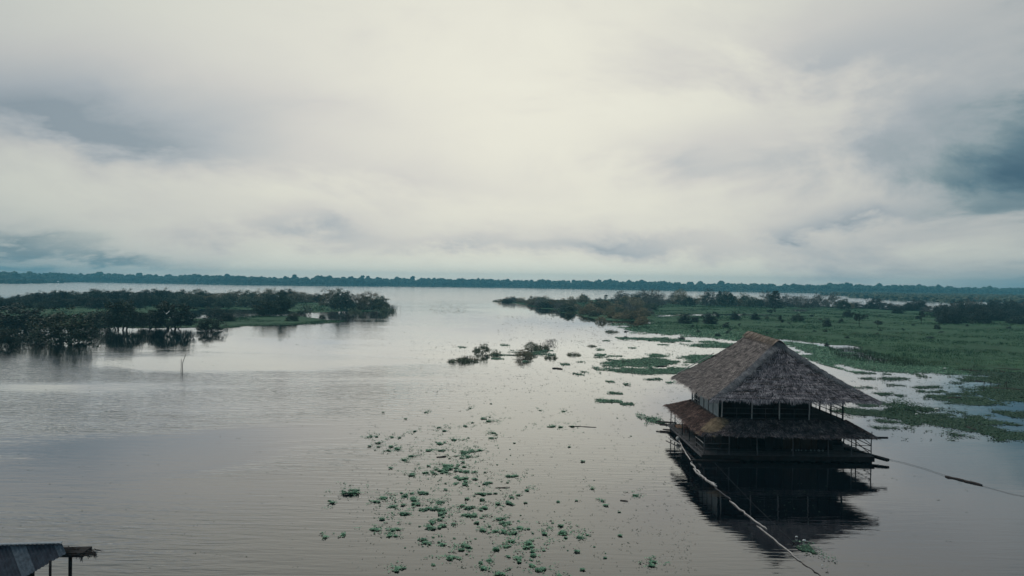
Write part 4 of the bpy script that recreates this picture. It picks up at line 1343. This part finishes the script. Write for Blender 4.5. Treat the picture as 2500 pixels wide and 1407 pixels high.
# ---- thatch
def slope(root, el, er, tl, tr, n, mat, dens=110, sag=.25, ln=.5, lift=.07, wd=.055, droop=.12, step=.35, band=(.05, 1.15)):
    """thatch courses from the eave (el-er) up to the top edge (tl-tr); each course is a piece of its own"""
    el, er, tl, tr = [np.array(q, float) for q in (el, er, tl, tr)]
    nrm = np.cross(er - el, (tl + tr) / 2 - (el + er) / 2)
    nrm /= np.linalg.norm(nrm)
    if nrm[2] < 0:
        nrm = -nrm
    L = np.linalg.norm((tl + tr) / 2 - (el + er) / 2)

    def pos(s, t):
        s, t = np.asarray(s, float)[..., None], np.asarray(t, float)[..., None]
        p = (el * (1 - s) + er * s) * (1 - t) + (tl * (1 - s) + tr * s) * t
        p = p - nrm * sag * np.sin(np.pi * np.clip(t, 0, 1))
        return p
    for k in range(n):
        t0, t1 = k / n, (k + 1.35) / n
        t1 = min(t1, 1.0)
        wid = np.linalg.norm(pos(1, (t0 + t1) / 2) - pos(0, (t0 + t1) / 2))
        m = max(3, int(wid / step))
        s = np.linspace(0, 1, m + 1)
        wob = (vnoise(s * wid, k * 3.0, 1.6, 5) - .5) * .22 / L * 1.0 + rng.uniform(-.012, .012, m + 1)
        lo_t = t0 + wob
        bot = pos(s, lo_t) + nrm * (lift + rng.uniform(-.02, .03, (m + 1, 1)))
        bot2 = pos(s, lo_t + .02) - nrm * .02
        top = pos(s, np.full(m + 1, t1)) + nrm * .005
        V = np.concatenate([bot2, bot, top])
        F = []
        for i in range(m):
            F.append((i, i + 1, m + 1 + i + 1, m + 1 + i))
            F.append((m + 1 + i, m + 2 + i, 2 * (m + 1) + i + 1, 2 * (m + 1) + i))
        mb = MB().add(V, F)
        nb = int(wid * L / n * dens * (1.4 if k == 0 else 1))
        bs = rng.uniform(0, 1, nb)
        ragged = (vnoise(bs * wid, k * 5.0, 1.1, 9) - .5) * .5
        bt = t0 + (rng.uniform(band[0], band[1], nb) + ragged * (band[1] < 1)) / n
        bt = np.minimum(bt, 1.0)
        r0 = pos(bs, bt) + nrm * (lift * .8 + rng.uniform(0, .03, (nb, 1)))
        l_ = ln * rng.uniform(.5, 1.25, nb)
        side = unit(er - el)
        dn = unit(pos(bs, np.maximum(bt - .03, -.03)) - pos(bs, bt + .001))
        tip = r0 + dn * l_[:, None] + nrm * rng.uniform(-.01, .075, (nb, 1)) + side * (rng.normal(size=nb) * .10)[:, None]
        # past the lower edge the straw hangs
        over = np.clip(t0 - (bt - l_ / L), 0, 1) * L
        tip[:, 2] -= over * (droop * 2.2 if k == 0 else droop)
        wv = side * (wd * rng.uniform(.5, 1.3, nb))[:, None] / 2
        V = np.stack([r0 - wv, r0 + wv, tip + wv * .5, tip - wv * .5], 1).reshape(-1, 3)
        mb.add(V, np.arange(4 * nb).reshape(nb, 4))
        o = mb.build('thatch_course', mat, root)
        o.data.materials.append(M['thatch_shade'])
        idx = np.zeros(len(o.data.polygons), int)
        idx[:2 * m] = 1  # base strip gets the painted shade, bare above the straw
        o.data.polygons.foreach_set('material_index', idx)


def cap(root, p, q, half, mat, name, n=30, dens=90, drop=.5, lift=.14, ln=.55):
    """saddle of thatch bent over a ridge or hip from p to q; drop = how far the sides fall"""
    p, q = np.array(p, float), np.array(q, float)
    d = unit(q - p)
    a = unit(np.cross(d, (0, 0, 1.0)))
    prof = [(-1, -drop), (-.6, -drop * .42), (-.22, -.03), (.22, -.03), (.6, -drop * .42), (1, -drop)]
    V, F = [], []
    for i in range(n + 1):
        c = p + (q - p) * i / n + np.array((0, 0, lift + rng.uniform(-.02, .02)))
        for (s, z) in prof:
            V.append(c + a * s * half * rng.uniform(.94, 1.06) + np.array((0, 0, z)))
    m = len(prof)
    for i in range(n):
        for j in range(m - 1):
            F.append((i * m + j, i * m + j + 1, (i + 1) * m + j + 1, (i + 1) * m + j))
    mb = MB().add(V, F)
    L = np.linalg.norm(q - p)
    nb = int(L * 2 * half * dens)
    t, sgn = rng.uniform(0, 1, nb), rng.choice([-1, 1], nb)
    sa = rng.uniform(0, .85, nb)
    dz = -drop * sa ** 1.3
    r0 = p + (q - p) * t[:, None] + a * (sgn * sa * half)[:, None] + np.stack([np.zeros(nb), np.zeros(nb), dz + lift + .035], 1)
    dirv = unit(a * sgn[:, None] * half + np.array((0, 0, -drop)) - d * rng.uniform(-.25, .25, nb)[:, None] * np.sign(d[2] + 1e-6) * -1)
    tip = r0 + dirv * (ln * rng.uniform(.5, 1.2, nb))[:, None] + np.array((0, 0, .03))
    wv = d * (.05 * rng.uniform(.5, 1.3, nb))[:, None] / 2
    V = np.stack([r0 - wv, r0 + wv, tip + wv * .4, tip - wv * .4], 1).reshape(-1, 3)
    mb.add(V, np.arange(4 * nb).reshape(nb, 4))
    return mb.build(name, mat, root)


# upper roof: hip roof with a short ridge
EX0, EX1, EY0, EY1, EZ = 17.75, 32.6, 66.95, 83.0, 5.42
RX, RY0, RY1, RZT = 25.15, 71.5, 79.9, 10.30
A_, B_, C_, D_ = (EX0, EY0, EZ), (EX1, EY0, EZ - .02), (EX1, EY1, EZ), (EX0, EY1, EZ)
T0, T1 = (RX, RY0, RZT), (RX, RY1, RZT + .15)
mb = MB()


def under(q, dz=-.2):
    return (q[0], q[1], q[2] + dz)


mb.add([under(A_, -.08), under(B_, -.08), under(C_, -.08), under(D_, -.08), under(T0, -1.5), under(T1, -1.5)], [(0, 1, 4), (1, 2, 5, 4), (2, 3, 5), (3, 0, 4, 5)])
uroof = part(mb, 'upper_roof', 'wood_dark')
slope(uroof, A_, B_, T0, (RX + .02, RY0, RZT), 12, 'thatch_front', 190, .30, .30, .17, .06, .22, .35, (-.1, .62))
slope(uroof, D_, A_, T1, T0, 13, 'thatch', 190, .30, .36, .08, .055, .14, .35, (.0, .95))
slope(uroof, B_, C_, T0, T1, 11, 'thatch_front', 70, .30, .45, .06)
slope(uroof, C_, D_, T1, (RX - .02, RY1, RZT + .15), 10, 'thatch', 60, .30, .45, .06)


def sagline(p, q, k, sag=.24):
    p, q = np.array(p), np.array(q)
    return p + (q - p) * k - np.array((0, 0, sag * math.sin(math.pi * k)))


def hip(root, p, q, half, mat, name, drop, lift):
    """hip cap laid in three lengths along the sagging hip line"""
    for i in range(4):
        cap(root, sagline(p, q, i / 4 - .01), sagline(p, q, (i + 1) / 4 + .01), half, mat, name, 8, 130, drop, lift, .5)


hip(uroof, A_, T0, .40, 'thatch_hip', 'hip_cap', .30, .10)
hip(uroof, B_, T0, .36, 'thatch_hip', 'hip_cap', .30, .09)
hip(uroof, D_, T1, .38, 'thatch', 'hip_cap', .34, .08)
hip(uroof, C_, T1, .40, 'thatch', 'hip_cap', .36, .08)
cap(uroof, (RX, RY0 - .5, RZT + .02), (RX, RY1 + .35, RZT + .30), .62, 'thatch_ridge', 'ridge_cap', 18, 150, .5, .14, .5)
for k in range(7):     # binding strips across the ridge cap
    yv = RY0 + .2 + k * 1.25
    zt = RZT + .20 + (yv - RY0) / 8.4 * .28
    part(MB().tube([(RX - .64, yv, zt - .47), (RX - .37, yv, zt - .19), (RX, yv, zt + .02), (RX + .37, yv, zt - .19), (RX + .64, yv, zt - .47)], .022, 5), 'binding_strip', 'thatch_tan', uroof)
part(MB().tube([(EX0 + .4, EY1 - .4, EZ + .45), sagline(D_, T1, .55) + np.array((0, .1, .32))], .05, 6), 'hip_pole', 'wood_pale', uroof)

# lower skirt roof round the house
LX0, LX1, LY0, LY1, LZ = 16.85, 32.25, 66.35, 82.2, 2.42
IX0, IX1, IY0, IY1, IZ = 19.0, 30.35, 68.55, 79.4, 3.46
a1, b1, c1, d1 = (LX0, LY0, LZ), (LX1, LY0 - .15, LZ - .12), (LX1, LY1, LZ), (LX0, LY1, LZ + .03)
a2, b2, c2, d2 = (IX0, IY0, IZ), (IX1, IY0, IZ - .03), (IX1, IY1, IZ), (IX0, IY1, IZ)
mb = MB()
mb.add([under(q, -.06) for q in (a1, b1, c1, d1)] + [under(q, -.12) for q in (a2, b2, c2, d2)], [(0, 1, 5, 4), (1, 2, 6, 5), (2, 3, 7, 6), (3, 0, 4, 7)])
lroof = part(mb, 'lower_roof', 'wood_dark')
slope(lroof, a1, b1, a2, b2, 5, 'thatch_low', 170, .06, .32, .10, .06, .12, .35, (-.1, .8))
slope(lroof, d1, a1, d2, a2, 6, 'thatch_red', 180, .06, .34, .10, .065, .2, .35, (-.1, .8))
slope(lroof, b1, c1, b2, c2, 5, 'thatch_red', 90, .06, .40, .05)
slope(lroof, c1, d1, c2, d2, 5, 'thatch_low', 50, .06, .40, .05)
cap(lroof, (LX0 + .25, LY0 + .25, LZ + .10), (IX0 + .05, IY0 + .05, IZ + .06), .62, 'thatch_tan', 'hip_cap', 12, 260, .26, .07, .55)
cap(lroof, (LX1 - .2, LY0 + .1, LZ), (IX1, IY0 + .05, IZ + .02), .34, 'thatch_red', 'hip_cap', 10, 160, .2, .08, .4)
cap(lroof, (LX0 + .2, LY1 - .2, LZ + .05), (IX0, IY1, IZ + .02), .34, 'thatch_red', 'hip_cap', 8, 160, .2, .08, .4)
part(MB().bar((16.95, 67.6, LZ - .02), (16.95, 81.8, LZ + .02), .05, .10), 'eave_batten', 'wood_pale', lroof)
part(MB().tube([(31.2, LY0 + .5, LZ - .16), (33.4, LY0 + .55, LZ - .17)], [.11, .09], 8), 'eave_beam', 'wood_dark', smooth=True)
for k in range(5):
    part(MB().tube([(LX0 + .3 + k * .12 + rng.uniform(-.05, .05), LY0 + .2, LZ - .1), (LX0 + .3 + k * .14, LY0 + .1, LZ - .55 - .2 * rng.random())], [.03, .008], 4), 'hanging_frond', 'thatch_low', lroof)

# things about the house
bm_ = MB().box((17.5, 79.0, DZ + .01), (18.9, 80.8, DZ + .07))
tag(bm_.build('wooden_board', 'wood_orange'), 'orange brown board lying on the rear left veranda', 'board')


def chair(x, y, z, mat, label):
    c = empty('chair', (x, y, z))
    tag(c, label, 'chair')
    MB().box((x - .2, y - .2, z + .42), (x + .2, y + .2, z + .46)).build('seat', mat, c)
    for sx in (-1, 1):
        MB().box((x + sx * .18 - .02, y - .2, z), (x + sx * .18 + .02, y - .16, z + .42)).build('leg', mat, c)
        MB().box((x + sx * .18 - .02, y + .16, z), (x + sx * .18 + .02, y + .2, z + .95)).build('leg', mat, c)
    for k in range(3):
        MB().box((x - .16, y + .165, z + .55 + k * .14), (x + .16, y + .195, z + .63 + k * .14)).build('back_slat', mat, c)
    return c


chair(17.75, 76.4, DZ + .008, 'red_paint', 'dull red slat back chair on the left veranda')
chair(18.0, 77.6, DZ + .008, 'red_paint', 'second dull red chair deeper on the left veranda')
for i, (x, w_, h_) in enumerate([(25.7, .09, .16), (26.05, .07, .12), (26.3, .06, .16), (26.55, .06, .14), (26.95, .06, .15), (27.4, .07, .17), (27.75, .06, .14), (28.12, .13, .17), (28.5, .09, .15)]):
    r = w_
    b = MB().tube([(x, 68.9, DZ + .008), (x, 68.9, DZ + h_ * .6), (x, 68.9, DZ + h_ * .75), (x, 68.9, DZ + h_)], [r, r, r * .45, r * .4], 8)
    tag(b.build('small_jar', 'panel_pale', None, (x, 68.9, DZ)), 'small pale jar in the row on the dark front deck', 'jar', 'row of pale jars on the front deck')
# stacked bundle in the right rear corner of the veranda
for k, (z0, w_) in enumerate([(DZ + .01, .9), (DZ + .38, .8), (DZ + .72, 1.0)]):
    mb = MB().box((30.55, 71.5, z0), (30.55 + w_, 72.4, z0 + .30), .03)
    lb = ['lowest dark crate stacked on the right veranda', 'middle dark crate stacked on the right veranda', 'topmost dark crate stacked on the right veranda'][k]
    tag(mb.build('crate', 'wood_dark'), lb, 'crate')
bm_ = MB().bar((30.9, HY0 + 2.9, DZ + .12), (33.35, HY0 - .25, .32), .42, .22)
tag(bm_.build('beam', 'wood_dark'), 'dark heavy beam sloping off the right deck corner into the water', 'beam')
# landing logs behind the left veranda
for i, (p, q, r, lb) in enumerate([((16.0, 82.9, .55), (18.0, 81.9, .58), .09, 'highest dark log poking out behind the left veranda'), ((16.2, 82.0, .35), (17.4, 81.7, .40), .11, 'thick dark log poking out below the highest one'), ((16.3, 80.7, .10), (17.0, 80.2, .13), .09, 'lowest dark log beside the rear left post')]):
    tag(MB().tube([p, (np.array(p) + q) / 2, q], [r * .8, r, r], 8).build('landing_log', 'drift_dark', smooth=True), lb, 'log')
th = np.linspace(0, math.pi, 7)
tag(MB().tube([(16.55, 74.6, .16 + .22 * (1 - math.cos(t))) for t in th], [max(.02, .2 * math.sin(t)) for t in th], 10).build('float_buoy', 'wood_pale', smooth=True), 'pale round float tied beside the left deck edge', 'float')
tag(MB().tube([(15.75, 76.3, .22), (16.4, 72.9, .16)], .06, 6).build('mooring_pole', 'drift', smooth=True), 'pale pole lying in the water by the round float', 'pole')


# ------------------------------------------------------------------ log boom and cables
def log(px, r, mat, label, name='boom_log', z=.03, wob=.045, n=8, knob=False):
    P = [G(u, v) for u, v in px]
    out, rad = [], []
    m = 5
    for a, b in zip(P[:-1], P[1:]):
        for i in range(m):
            out.append(a + (b - a) * i / m + np.array((rng.normal() * wob, 0, z + rng.normal() * .01)))
    out.append(P[-1] + np.array((0, 0, z)))
    rad = [r * (1 + rng.uniform(-.14, .14)) for _ in out]
    rad[0] *= .6
    rad[-1] *= .6
    mb = MB().tube(out, rad, n)
    if knob:
        for k in range(4):
            c = out[-2] + rng.normal(size=3) * (.12, .25, .05)
            mb.tube([out[-2], c], [r * .9, r * .4], 5)
    return tag(mb.build(name, mat, smooth=True), label, 'log')


log([(1655, 1072), (1668, 1095), (1690, 1130)], .042, 'drift', 'thin pale boom log running along the left deck')
log([(1687, 1131), (1697, 1143), (1713, 1162)], .06, 'drift', 'knotted pale boom log near the front left corner', knob=True)
log([(1694, 1145), (1702, 1156), (1716, 1164)], .045, 'drift', 'short pale boom log beside the knotted one')
log([(1712, 1160), (1725, 1172), (1750, 1188)], .055, 'drift', 'pale boom log with a stumpy root end', knob=True)
log([(1746, 1190), (1765, 1206), (1785, 1222)], .035, 'wood_grey', 'half sunk grey boom log in mid chain')
log([(1781, 1224), (1815, 1250), (1843, 1272), (1872, 1293)], .038, 'drift', 'longest pale boom log crossing the house reflection')
log([(1849, 1285), (1885, 1315), (1925, 1348), (1955, 1372)], .036, 'drift', 'grey boom log nearest the bottom edge')
log([(1950, 1368), (1985, 1394), (2010, 1412)], .025, 'drift_dark', 'dark sunken end of the log boom at the bottom edge', z=.012)
P = [G(u, v) + np.array((0, 0, .03)) for u, v in [(1745, 1131), (1790, 1180), (1840, 1232), (1900, 1290), (1960, 1346)]]
tag(MB().tube(P, .009, 5).build('rope', 'rope'), 'thin slack rope lying across the house reflection', 'rope')
P = [G(u, v) + np.array((0, 0, .05)) for u, v in [(2172, 1123), (2210, 1132), (2260, 1146), (2312, 1164)]]
tag(MB().tube(P, .012, 5).build('rope', 'rope'), 'taut dark cable from the right deck to the drifting log', 'rope')
log([(2308, 1164), (2350, 1174), (2398, 1186)], .085, 'drift_dark', 'dark log drifting at the end of the right cable', 'mooring_log', .04)
P = [G(u, v) + np.array((0, 0, .03)) for u, v in [(2398, 1187), (2440, 1199), (2470, 1207), (2520, 1216)]]
tag(MB().tube(P, .010, 5).build('rope', 'rope'), 'dark cable leaving the drifting log towards the right edge', 'rope')
log([(1388, 1041), (1420, 1042), (1456, 1044)], .03, 'drift_dark', 'straight floating pole beside the compact hyacinth clump', 'floating_pole')
log([(1348, 900), (1358, 900), (1373, 902)], .16, 'drift_dark', 'dark driftwood right below the islet', 'driftwood')
log([(1480, 877), (1507, 880.5)], .12, 'drift_dark', 'dark driftwood at the left of the broad oval raft', 'driftwood')
log([(1516, 883), (1540, 885)], .12, 'drift_dark', 'short dark driftwood touching the broad oval raft', 'driftwood')
log([(1600, 896), (1628, 894.5)], .11, 'drift_dark', 'thin driftwood between the two plant rafts', 'driftwood')
log([(2342, 903), (2394, 908)], .2, 'drift_dark', 'long dark log lying before the right marsh shore', 'driftwood')
log([(2420, 900), (2500, 905)], .18, 'drift_dark', 'long dark log against the marsh bank at right edge', 'driftwood')
log([(2442, 906), (2454, 910)], .15, 'drift_dark', 'stubby dark log near the right marsh bank', 'driftwood')
log([(2365, 929.5), (2402, 932)], .11, 'drift_dark', 'thin dark log left of the stakes', 'driftwood')
log([(2420, 948), (2500, 954)], .18, 'drift_dark', 'dark log under the feet of the stakes', 'driftwood')
log([(2312, 974), (2345, 973)], .2, 'drift_dark', 'dark driftwood at the tip of the lens shaped raft', 'driftwood')
log([(2358, 1042), (2385, 1053)], .12, 'drift_dark', 'dark driftwood across the long curving raft', 'driftwood')
log([(1068, 1117), (1090, 1115)], .05, 'drift_dark', 'short floating stick above the densest hyacinth raft', 'driftwood')
log([(1212, 1192), (1245, 1191)], .03, 'drift_dark', 'thin flat stick right of the densest raft', 'driftwood')
log([(1514, 1222), (1533, 1225)], .035, 'drift_dark', 'thin stick floating left of the house reflection', 'driftwood')

# stakes
p = G(446, 906)
tag(MB().tube([p + (0, 0, -.3), p + (-.05, 0, .9), p + (.0, 0, 1.4), p + (.55, 0, 2.95)], [.06, .055, .05, .03], 6).build('stake', 'drift_dark'), 'bent thin stake leaning right out of the open water', 'stake')
p = G(442, 903)
tag(MB().tube([p + (0, 0, -.3), p + (.03, 0, 1.8)], [.05, .04], 6).build('stake', 'drift_dark'), 'shorter straight stake beside the bent one', 'stake')
for (u, v, h, dx_, lb) in [(2402, 957, 1.6, 0, 'first stake from left among the plants at right'), (2419, 947, .85, 0, 'second shorter stake from left among the plants'), (2435, 946, .8, .3, 'third slanting stake among the plants at right'), (2450, 946, .85, .35, 'fourth slanting stake among the plants at right'), (2457, 947, 1.0, 0, 'last upright stake among the plants at right')]:
    p = G(u, v)
    tag(MB().tube([p + (0, 0, -.2), p + (dx_, 0, h)], [.05, .04], 6).build('stake', 'drift_dark'), lb, 'stake')
for (u, v, s, lb) in [(1945, 1314, .08, 'white scrap at the top of the plant patch'), (1964, 1323, .11, 'brighter white scrap on the plant patch'), (2288, 1001, .33, 'white scrap floating before the long curving raft'), (2238, 1013, .18, 'small white scrap on the long curving raft'), (2307, 901, .3, 'white scrap at the marsh shore right of the roof'), (2008, 1384, .05, 'tiny white scrap by the trailing plants')]:
    p = G(u, v)
    mb = MB().tube([p + (-s * 1.0, 0, .05), p + (-s * .6, .02, .09), p + (s * .5, 0, .09), p + (s * .8, 0, .06), p + (s * 1.05, 0, .06)], [s * .2, s * .45, s * .45, s * .2, s * .15], 7)
    tag(mb.build('plastic_scrap', 'white', smooth=True), lb, 'litter')


# ------------------------------------------------------------------ birds, far boat, far houses
def egret(p, s, ang, flying, label):
    p = np.array(p, float)
    ca, sa = math.cos(ang), math.sin(ang)

    def X(q):
        return p + s * np.array((q[0] * ca - q[1] * sa, q[0] * sa + q[1] * ca, q[2]))
    e = empty('egret', p)
    if flying:
        body = [(-.55, 0, .02), (-.3, 0, 0), (0, 0, 0), (.2, 0, .04), (.32, 0, .10), (.36, 0, .17), (.45, 0, .17), (.62, 0, .15)]
        rad = [.02, .06, .1, .08, .04, .035, .04, .006]
    else:
        body = [(-.34, 0, .42), (-.2, 0, .48), (0, 0, .56), (.14, 0, .64), (.2, 0, .74), (.14, 0, .86), (.18, 0, .95), (.26, 0, .97), (.42, 0, .94)]
        rad = [.02, .07, .11, .08, .04, .03, .035, .035, .005]
    MB().tube([X(q) for q in body], [r * s for r in rad], 8).build('body', 'bird', e, smooth=True)
    for sy in (-1, 1):
        if flying:
            V = [X(q) for q in ((-.12, sy * .05, .04), (.14, sy * .05, .04), (.2, sy * .4, .38), (-.1, sy * .4, .36), (.08, sy * .72, .72), (-.1, sy * .66, .66))]
            V += [v_ + np.array((0, 0, .02 * s)) for v_ in V]
            MB().add(V, [(0, 1, 2, 3), (3, 2, 4, 5), (6, 9, 8, 7), (9, 11, 10, 8), (0, 6, 7, 1), (1, 7, 8, 2), (2, 8, 10, 4), (4, 10, 11, 5), (5, 11, 9, 3), (3, 9, 6, 0)]).build('wing', 'bird', e)
        MB().tube([X((-.1, sy * .03, .0 if flying else .5)), X((-.75, sy * .03, .02) if flying else (-.02, sy * .04, 0))], .012 * s, 4).build('leg', 'rope', e)
    return tag(e, label, 'bird')


pe = G(418, 803)
egret((pe[0] + 2.6, pe[1] - 9, 5.0), 1.3, 2.2, True, 'white egret flying with raised wings before the round forked bush')
for (u, v, uz, lb) in [(680, 771, 52, 'upper of two white egrets perched by the tall dark tree'), (690, 771, 44, 'lower of two white egrets perched by the tall dark tree'), (2062, 775, 18.5, 'white egret perched on the dark marsh bush'), (1407, 765, 11, 'white egret among the brown bushes of the marsh point')]:
    p = G(u, v)
    egret((p[0], p[1] - 6, uz * p[1] / FPX), 1.0 if u < 1000 else .9, rng.uniform(0, 6), False, lb)
p = G(1666, 721.5)
th = np.linspace(-1, 1, 9)
bo = empty('canoe', p)
MB().tube([p + np.array((t * 3.4, 0, .25 + .35 * t * t)) for t in th], [max(.08, .55 * (1 - t * t) ** .5) for t in th], 8).build('hull', 'drift_dark', bo, smooth=True)
MB().box(p + (-1.6, -.5, 1.3), p + (1.4, .5, 1.4)).build('awning', 'drift_dark', bo)
for sx in (-1.5, 1.3):
    MB().tube([p + (sx, 0, .4), p + (sx, 0, 1.32)], .05, 5).build('awning_post', 'drift_dark', bo)
tag(bo, 'tiny dark roofed canoe far out on the lagoon', 'boat')
for (u, v, wd, lb) in [(136, 691.2, 11, 'tiny distant house with pale tin roof on the far left shore'), (90, 691.6, 8, 'smaller distant pale roofed house at the far left')]:
    p = G(u, v)
    h = empty('distant_house', p)
    MB().box(p + (-wd * .45, 0, 0), p + (wd * .45, 6, 2.6)).build('wall', 'wood_grey', h)
    a, b = wd / 2, 3.6
    MB().add([p + q for q in ((-a, -.8, 2.5), (a, -.8, 2.5), (a, 3, 4.6), (-a, 3, 4.6), (a, 6.8, 2.5), (-a, 6.8, 2.5))], [(0, 1, 2, 3), (3, 2, 4, 5), (0, 3, 5), (1, 4, 2)]).build('roof', 'white', h)
    tag(h, lb, 'house')

# ------------------------------------------------------------------ tin roofed hut at the lower left
hut = empty('tin_roofed_hut', (-23.0, 35.0, 0))
tag(hut, 'dark hut with rusty corrugated tin roof at the lower left corner', 'hut')
RA, RB = np.array((-27.5, 35.22, 2.8)), np.array((-21.3, 35.98, 2.8))
rd = (RB - RA) / np.linalg.norm(RB - RA)
sd_ = unit(np.array((.75, -.60, -.72)))
nn = unit(np.cross(rd, sd_))
nn = nn if nn[2] > 0 else -nn
LR = np.linalg.norm(RB - RA)
edges = [0, .85, 1.7, 2.55, 3.35, 3.98, 4.62, 5.45, 5.88, LR]
mats = ['tin_dark', 'tin_dark', 'tin_dark', 'tin_dark', 'tin_dark', 'tin', 'tin_dark', 'tin_dark', 'tin']
for i, (s0, s1) in enumerate(zip(edges[:-1], edges[1:])):
    mcor = int((s1 - s0 + .05) / .032)
    V, F = [], []
    rows = 5
    for r in range(rows):
        for j in range(mcor + 1):
            s = s0 + (s1 - s0 + .05) * j / mcor
            ll = .62 + (LR - s) * .60
            c = RA + rd * s + sd_ * ll * r / (rows - 1) + nn * (.03 * math.sin(s / .19 * 2 * math.pi) + .006 * i % 2 * .01 + (i % 2) * .012)
            V.append(c)
    for r in range(rows - 1):
        for j in range(mcor):
            a = r * (mcor + 1) + j
            F.append((a, a + 1, a + mcor + 2, a + mcor + 1))
    k = len(V)
    V += [v_ - nn * .006 for v_ in V]
    F += [tuple(q + k for q in reversed(f)) for f in F]
    MB().add(V, F).build('roof_sheet', mats[i], hut, smooth=True)
MB().bar(RA + nn * .05 + (0, .02, .03), RB + nn * .05 + (.05, .02, .03), .20, .035).build('ridge_flashing', 'tin_light', hut)
MB().bar(RA + (0, .04, -.10), RB + (-.1, .04, -.10), .10, .12).build('ridge_beam', 'wood_dark', hut)
for (x, y, z) in [(-21.15, 36.5, 2.05), (-21.42, 35.35, 2.22), (-21.65, 34.35, 1.6), (-24.8, 36.1, 2.6)]:
    MB().tube([(x, y, -.6), (x, y, z)], .085 if x > -21.2 else .06, 8).build('post', 'wood_dark', hut, smooth=True)
MB().bar((-21.9, 36.45, 2.12), (-19.95, 36.5, 2.16), .14, .10).build('side_beam', 'wood_dark', hut)
mb = MB()
mb.box((-21.75, 36.0, 2.18), (-20.3, 36.9, 2.34), .05)
for i in range(170):
    x = rng.uniform(-21.8, -19.95)
    y = rng.uniform(35.95, 36.7)
    z = 2.42 - (x + 21.8) * .10 + rng.uniform(-.05, .08)
    mb.tube([(x, y, z), (x + rng.uniform(.1, .5), y + rng.normal() * .1, z - rng.uniform(-.03, .12))], [.02, .006], 3)
part_ = mb.build('thatch_fringe', 'wood_dark', hut)
for i in range(12):
    x = rng.uniform(-20.7, -19.75)
    l_ = rng.uniform(.15, .5) if x < -20.3 else rng.uniform(.08, .25)
    MB().tube([(x, 36.3, 2.2), (x + rng.uniform(-.1, .06), 36.3, 2.2 - l_)], [.03, .01], 4).build('hanging_frond', 'thatch_low', hut)
board_z = 1.0
MB().box((-27.3, 36.0, -.3), (-22.6, 36.08, 2.55)).build('wall', 'wood_dark', hut)

# ------------------------------------------------------------------ air between here and the far shore
V = [(-3900, -300, -1.5), (3900, -300, -1.5), (3900, 3900, -1.5), (-3900, 3900, -1.5), (-3900, -300, 60), (3900, -300, 60), (3900, 3900, 60), (-3900, 3900, 60)]
hm = bpy.data.materials.new('haze')
hm.use_nodes = True
ht = hm.node_tree
ht.nodes.clear()
pv = ht.nodes.new('ShaderNodeVolumePrincipled')
pv.inputs['Color'].default_value = (.24, .74, .95, 1)
pv.inputs['Density'].default_value = .00021
ho = ht.nodes.new('ShaderNodeOutputMaterial')
ht.links.new(pv.outputs[0], ho.inputs['Volume'])
M['haze'] = hm
tag(put('haze', mesh('haze', V, [(3, 2, 1, 0), (4, 5, 6, 7), (0, 1, 5, 4), (1, 2, 6, 5), (2, 3, 7, 6), (3, 0, 4, 7)], 'haze')), kind='stuff')
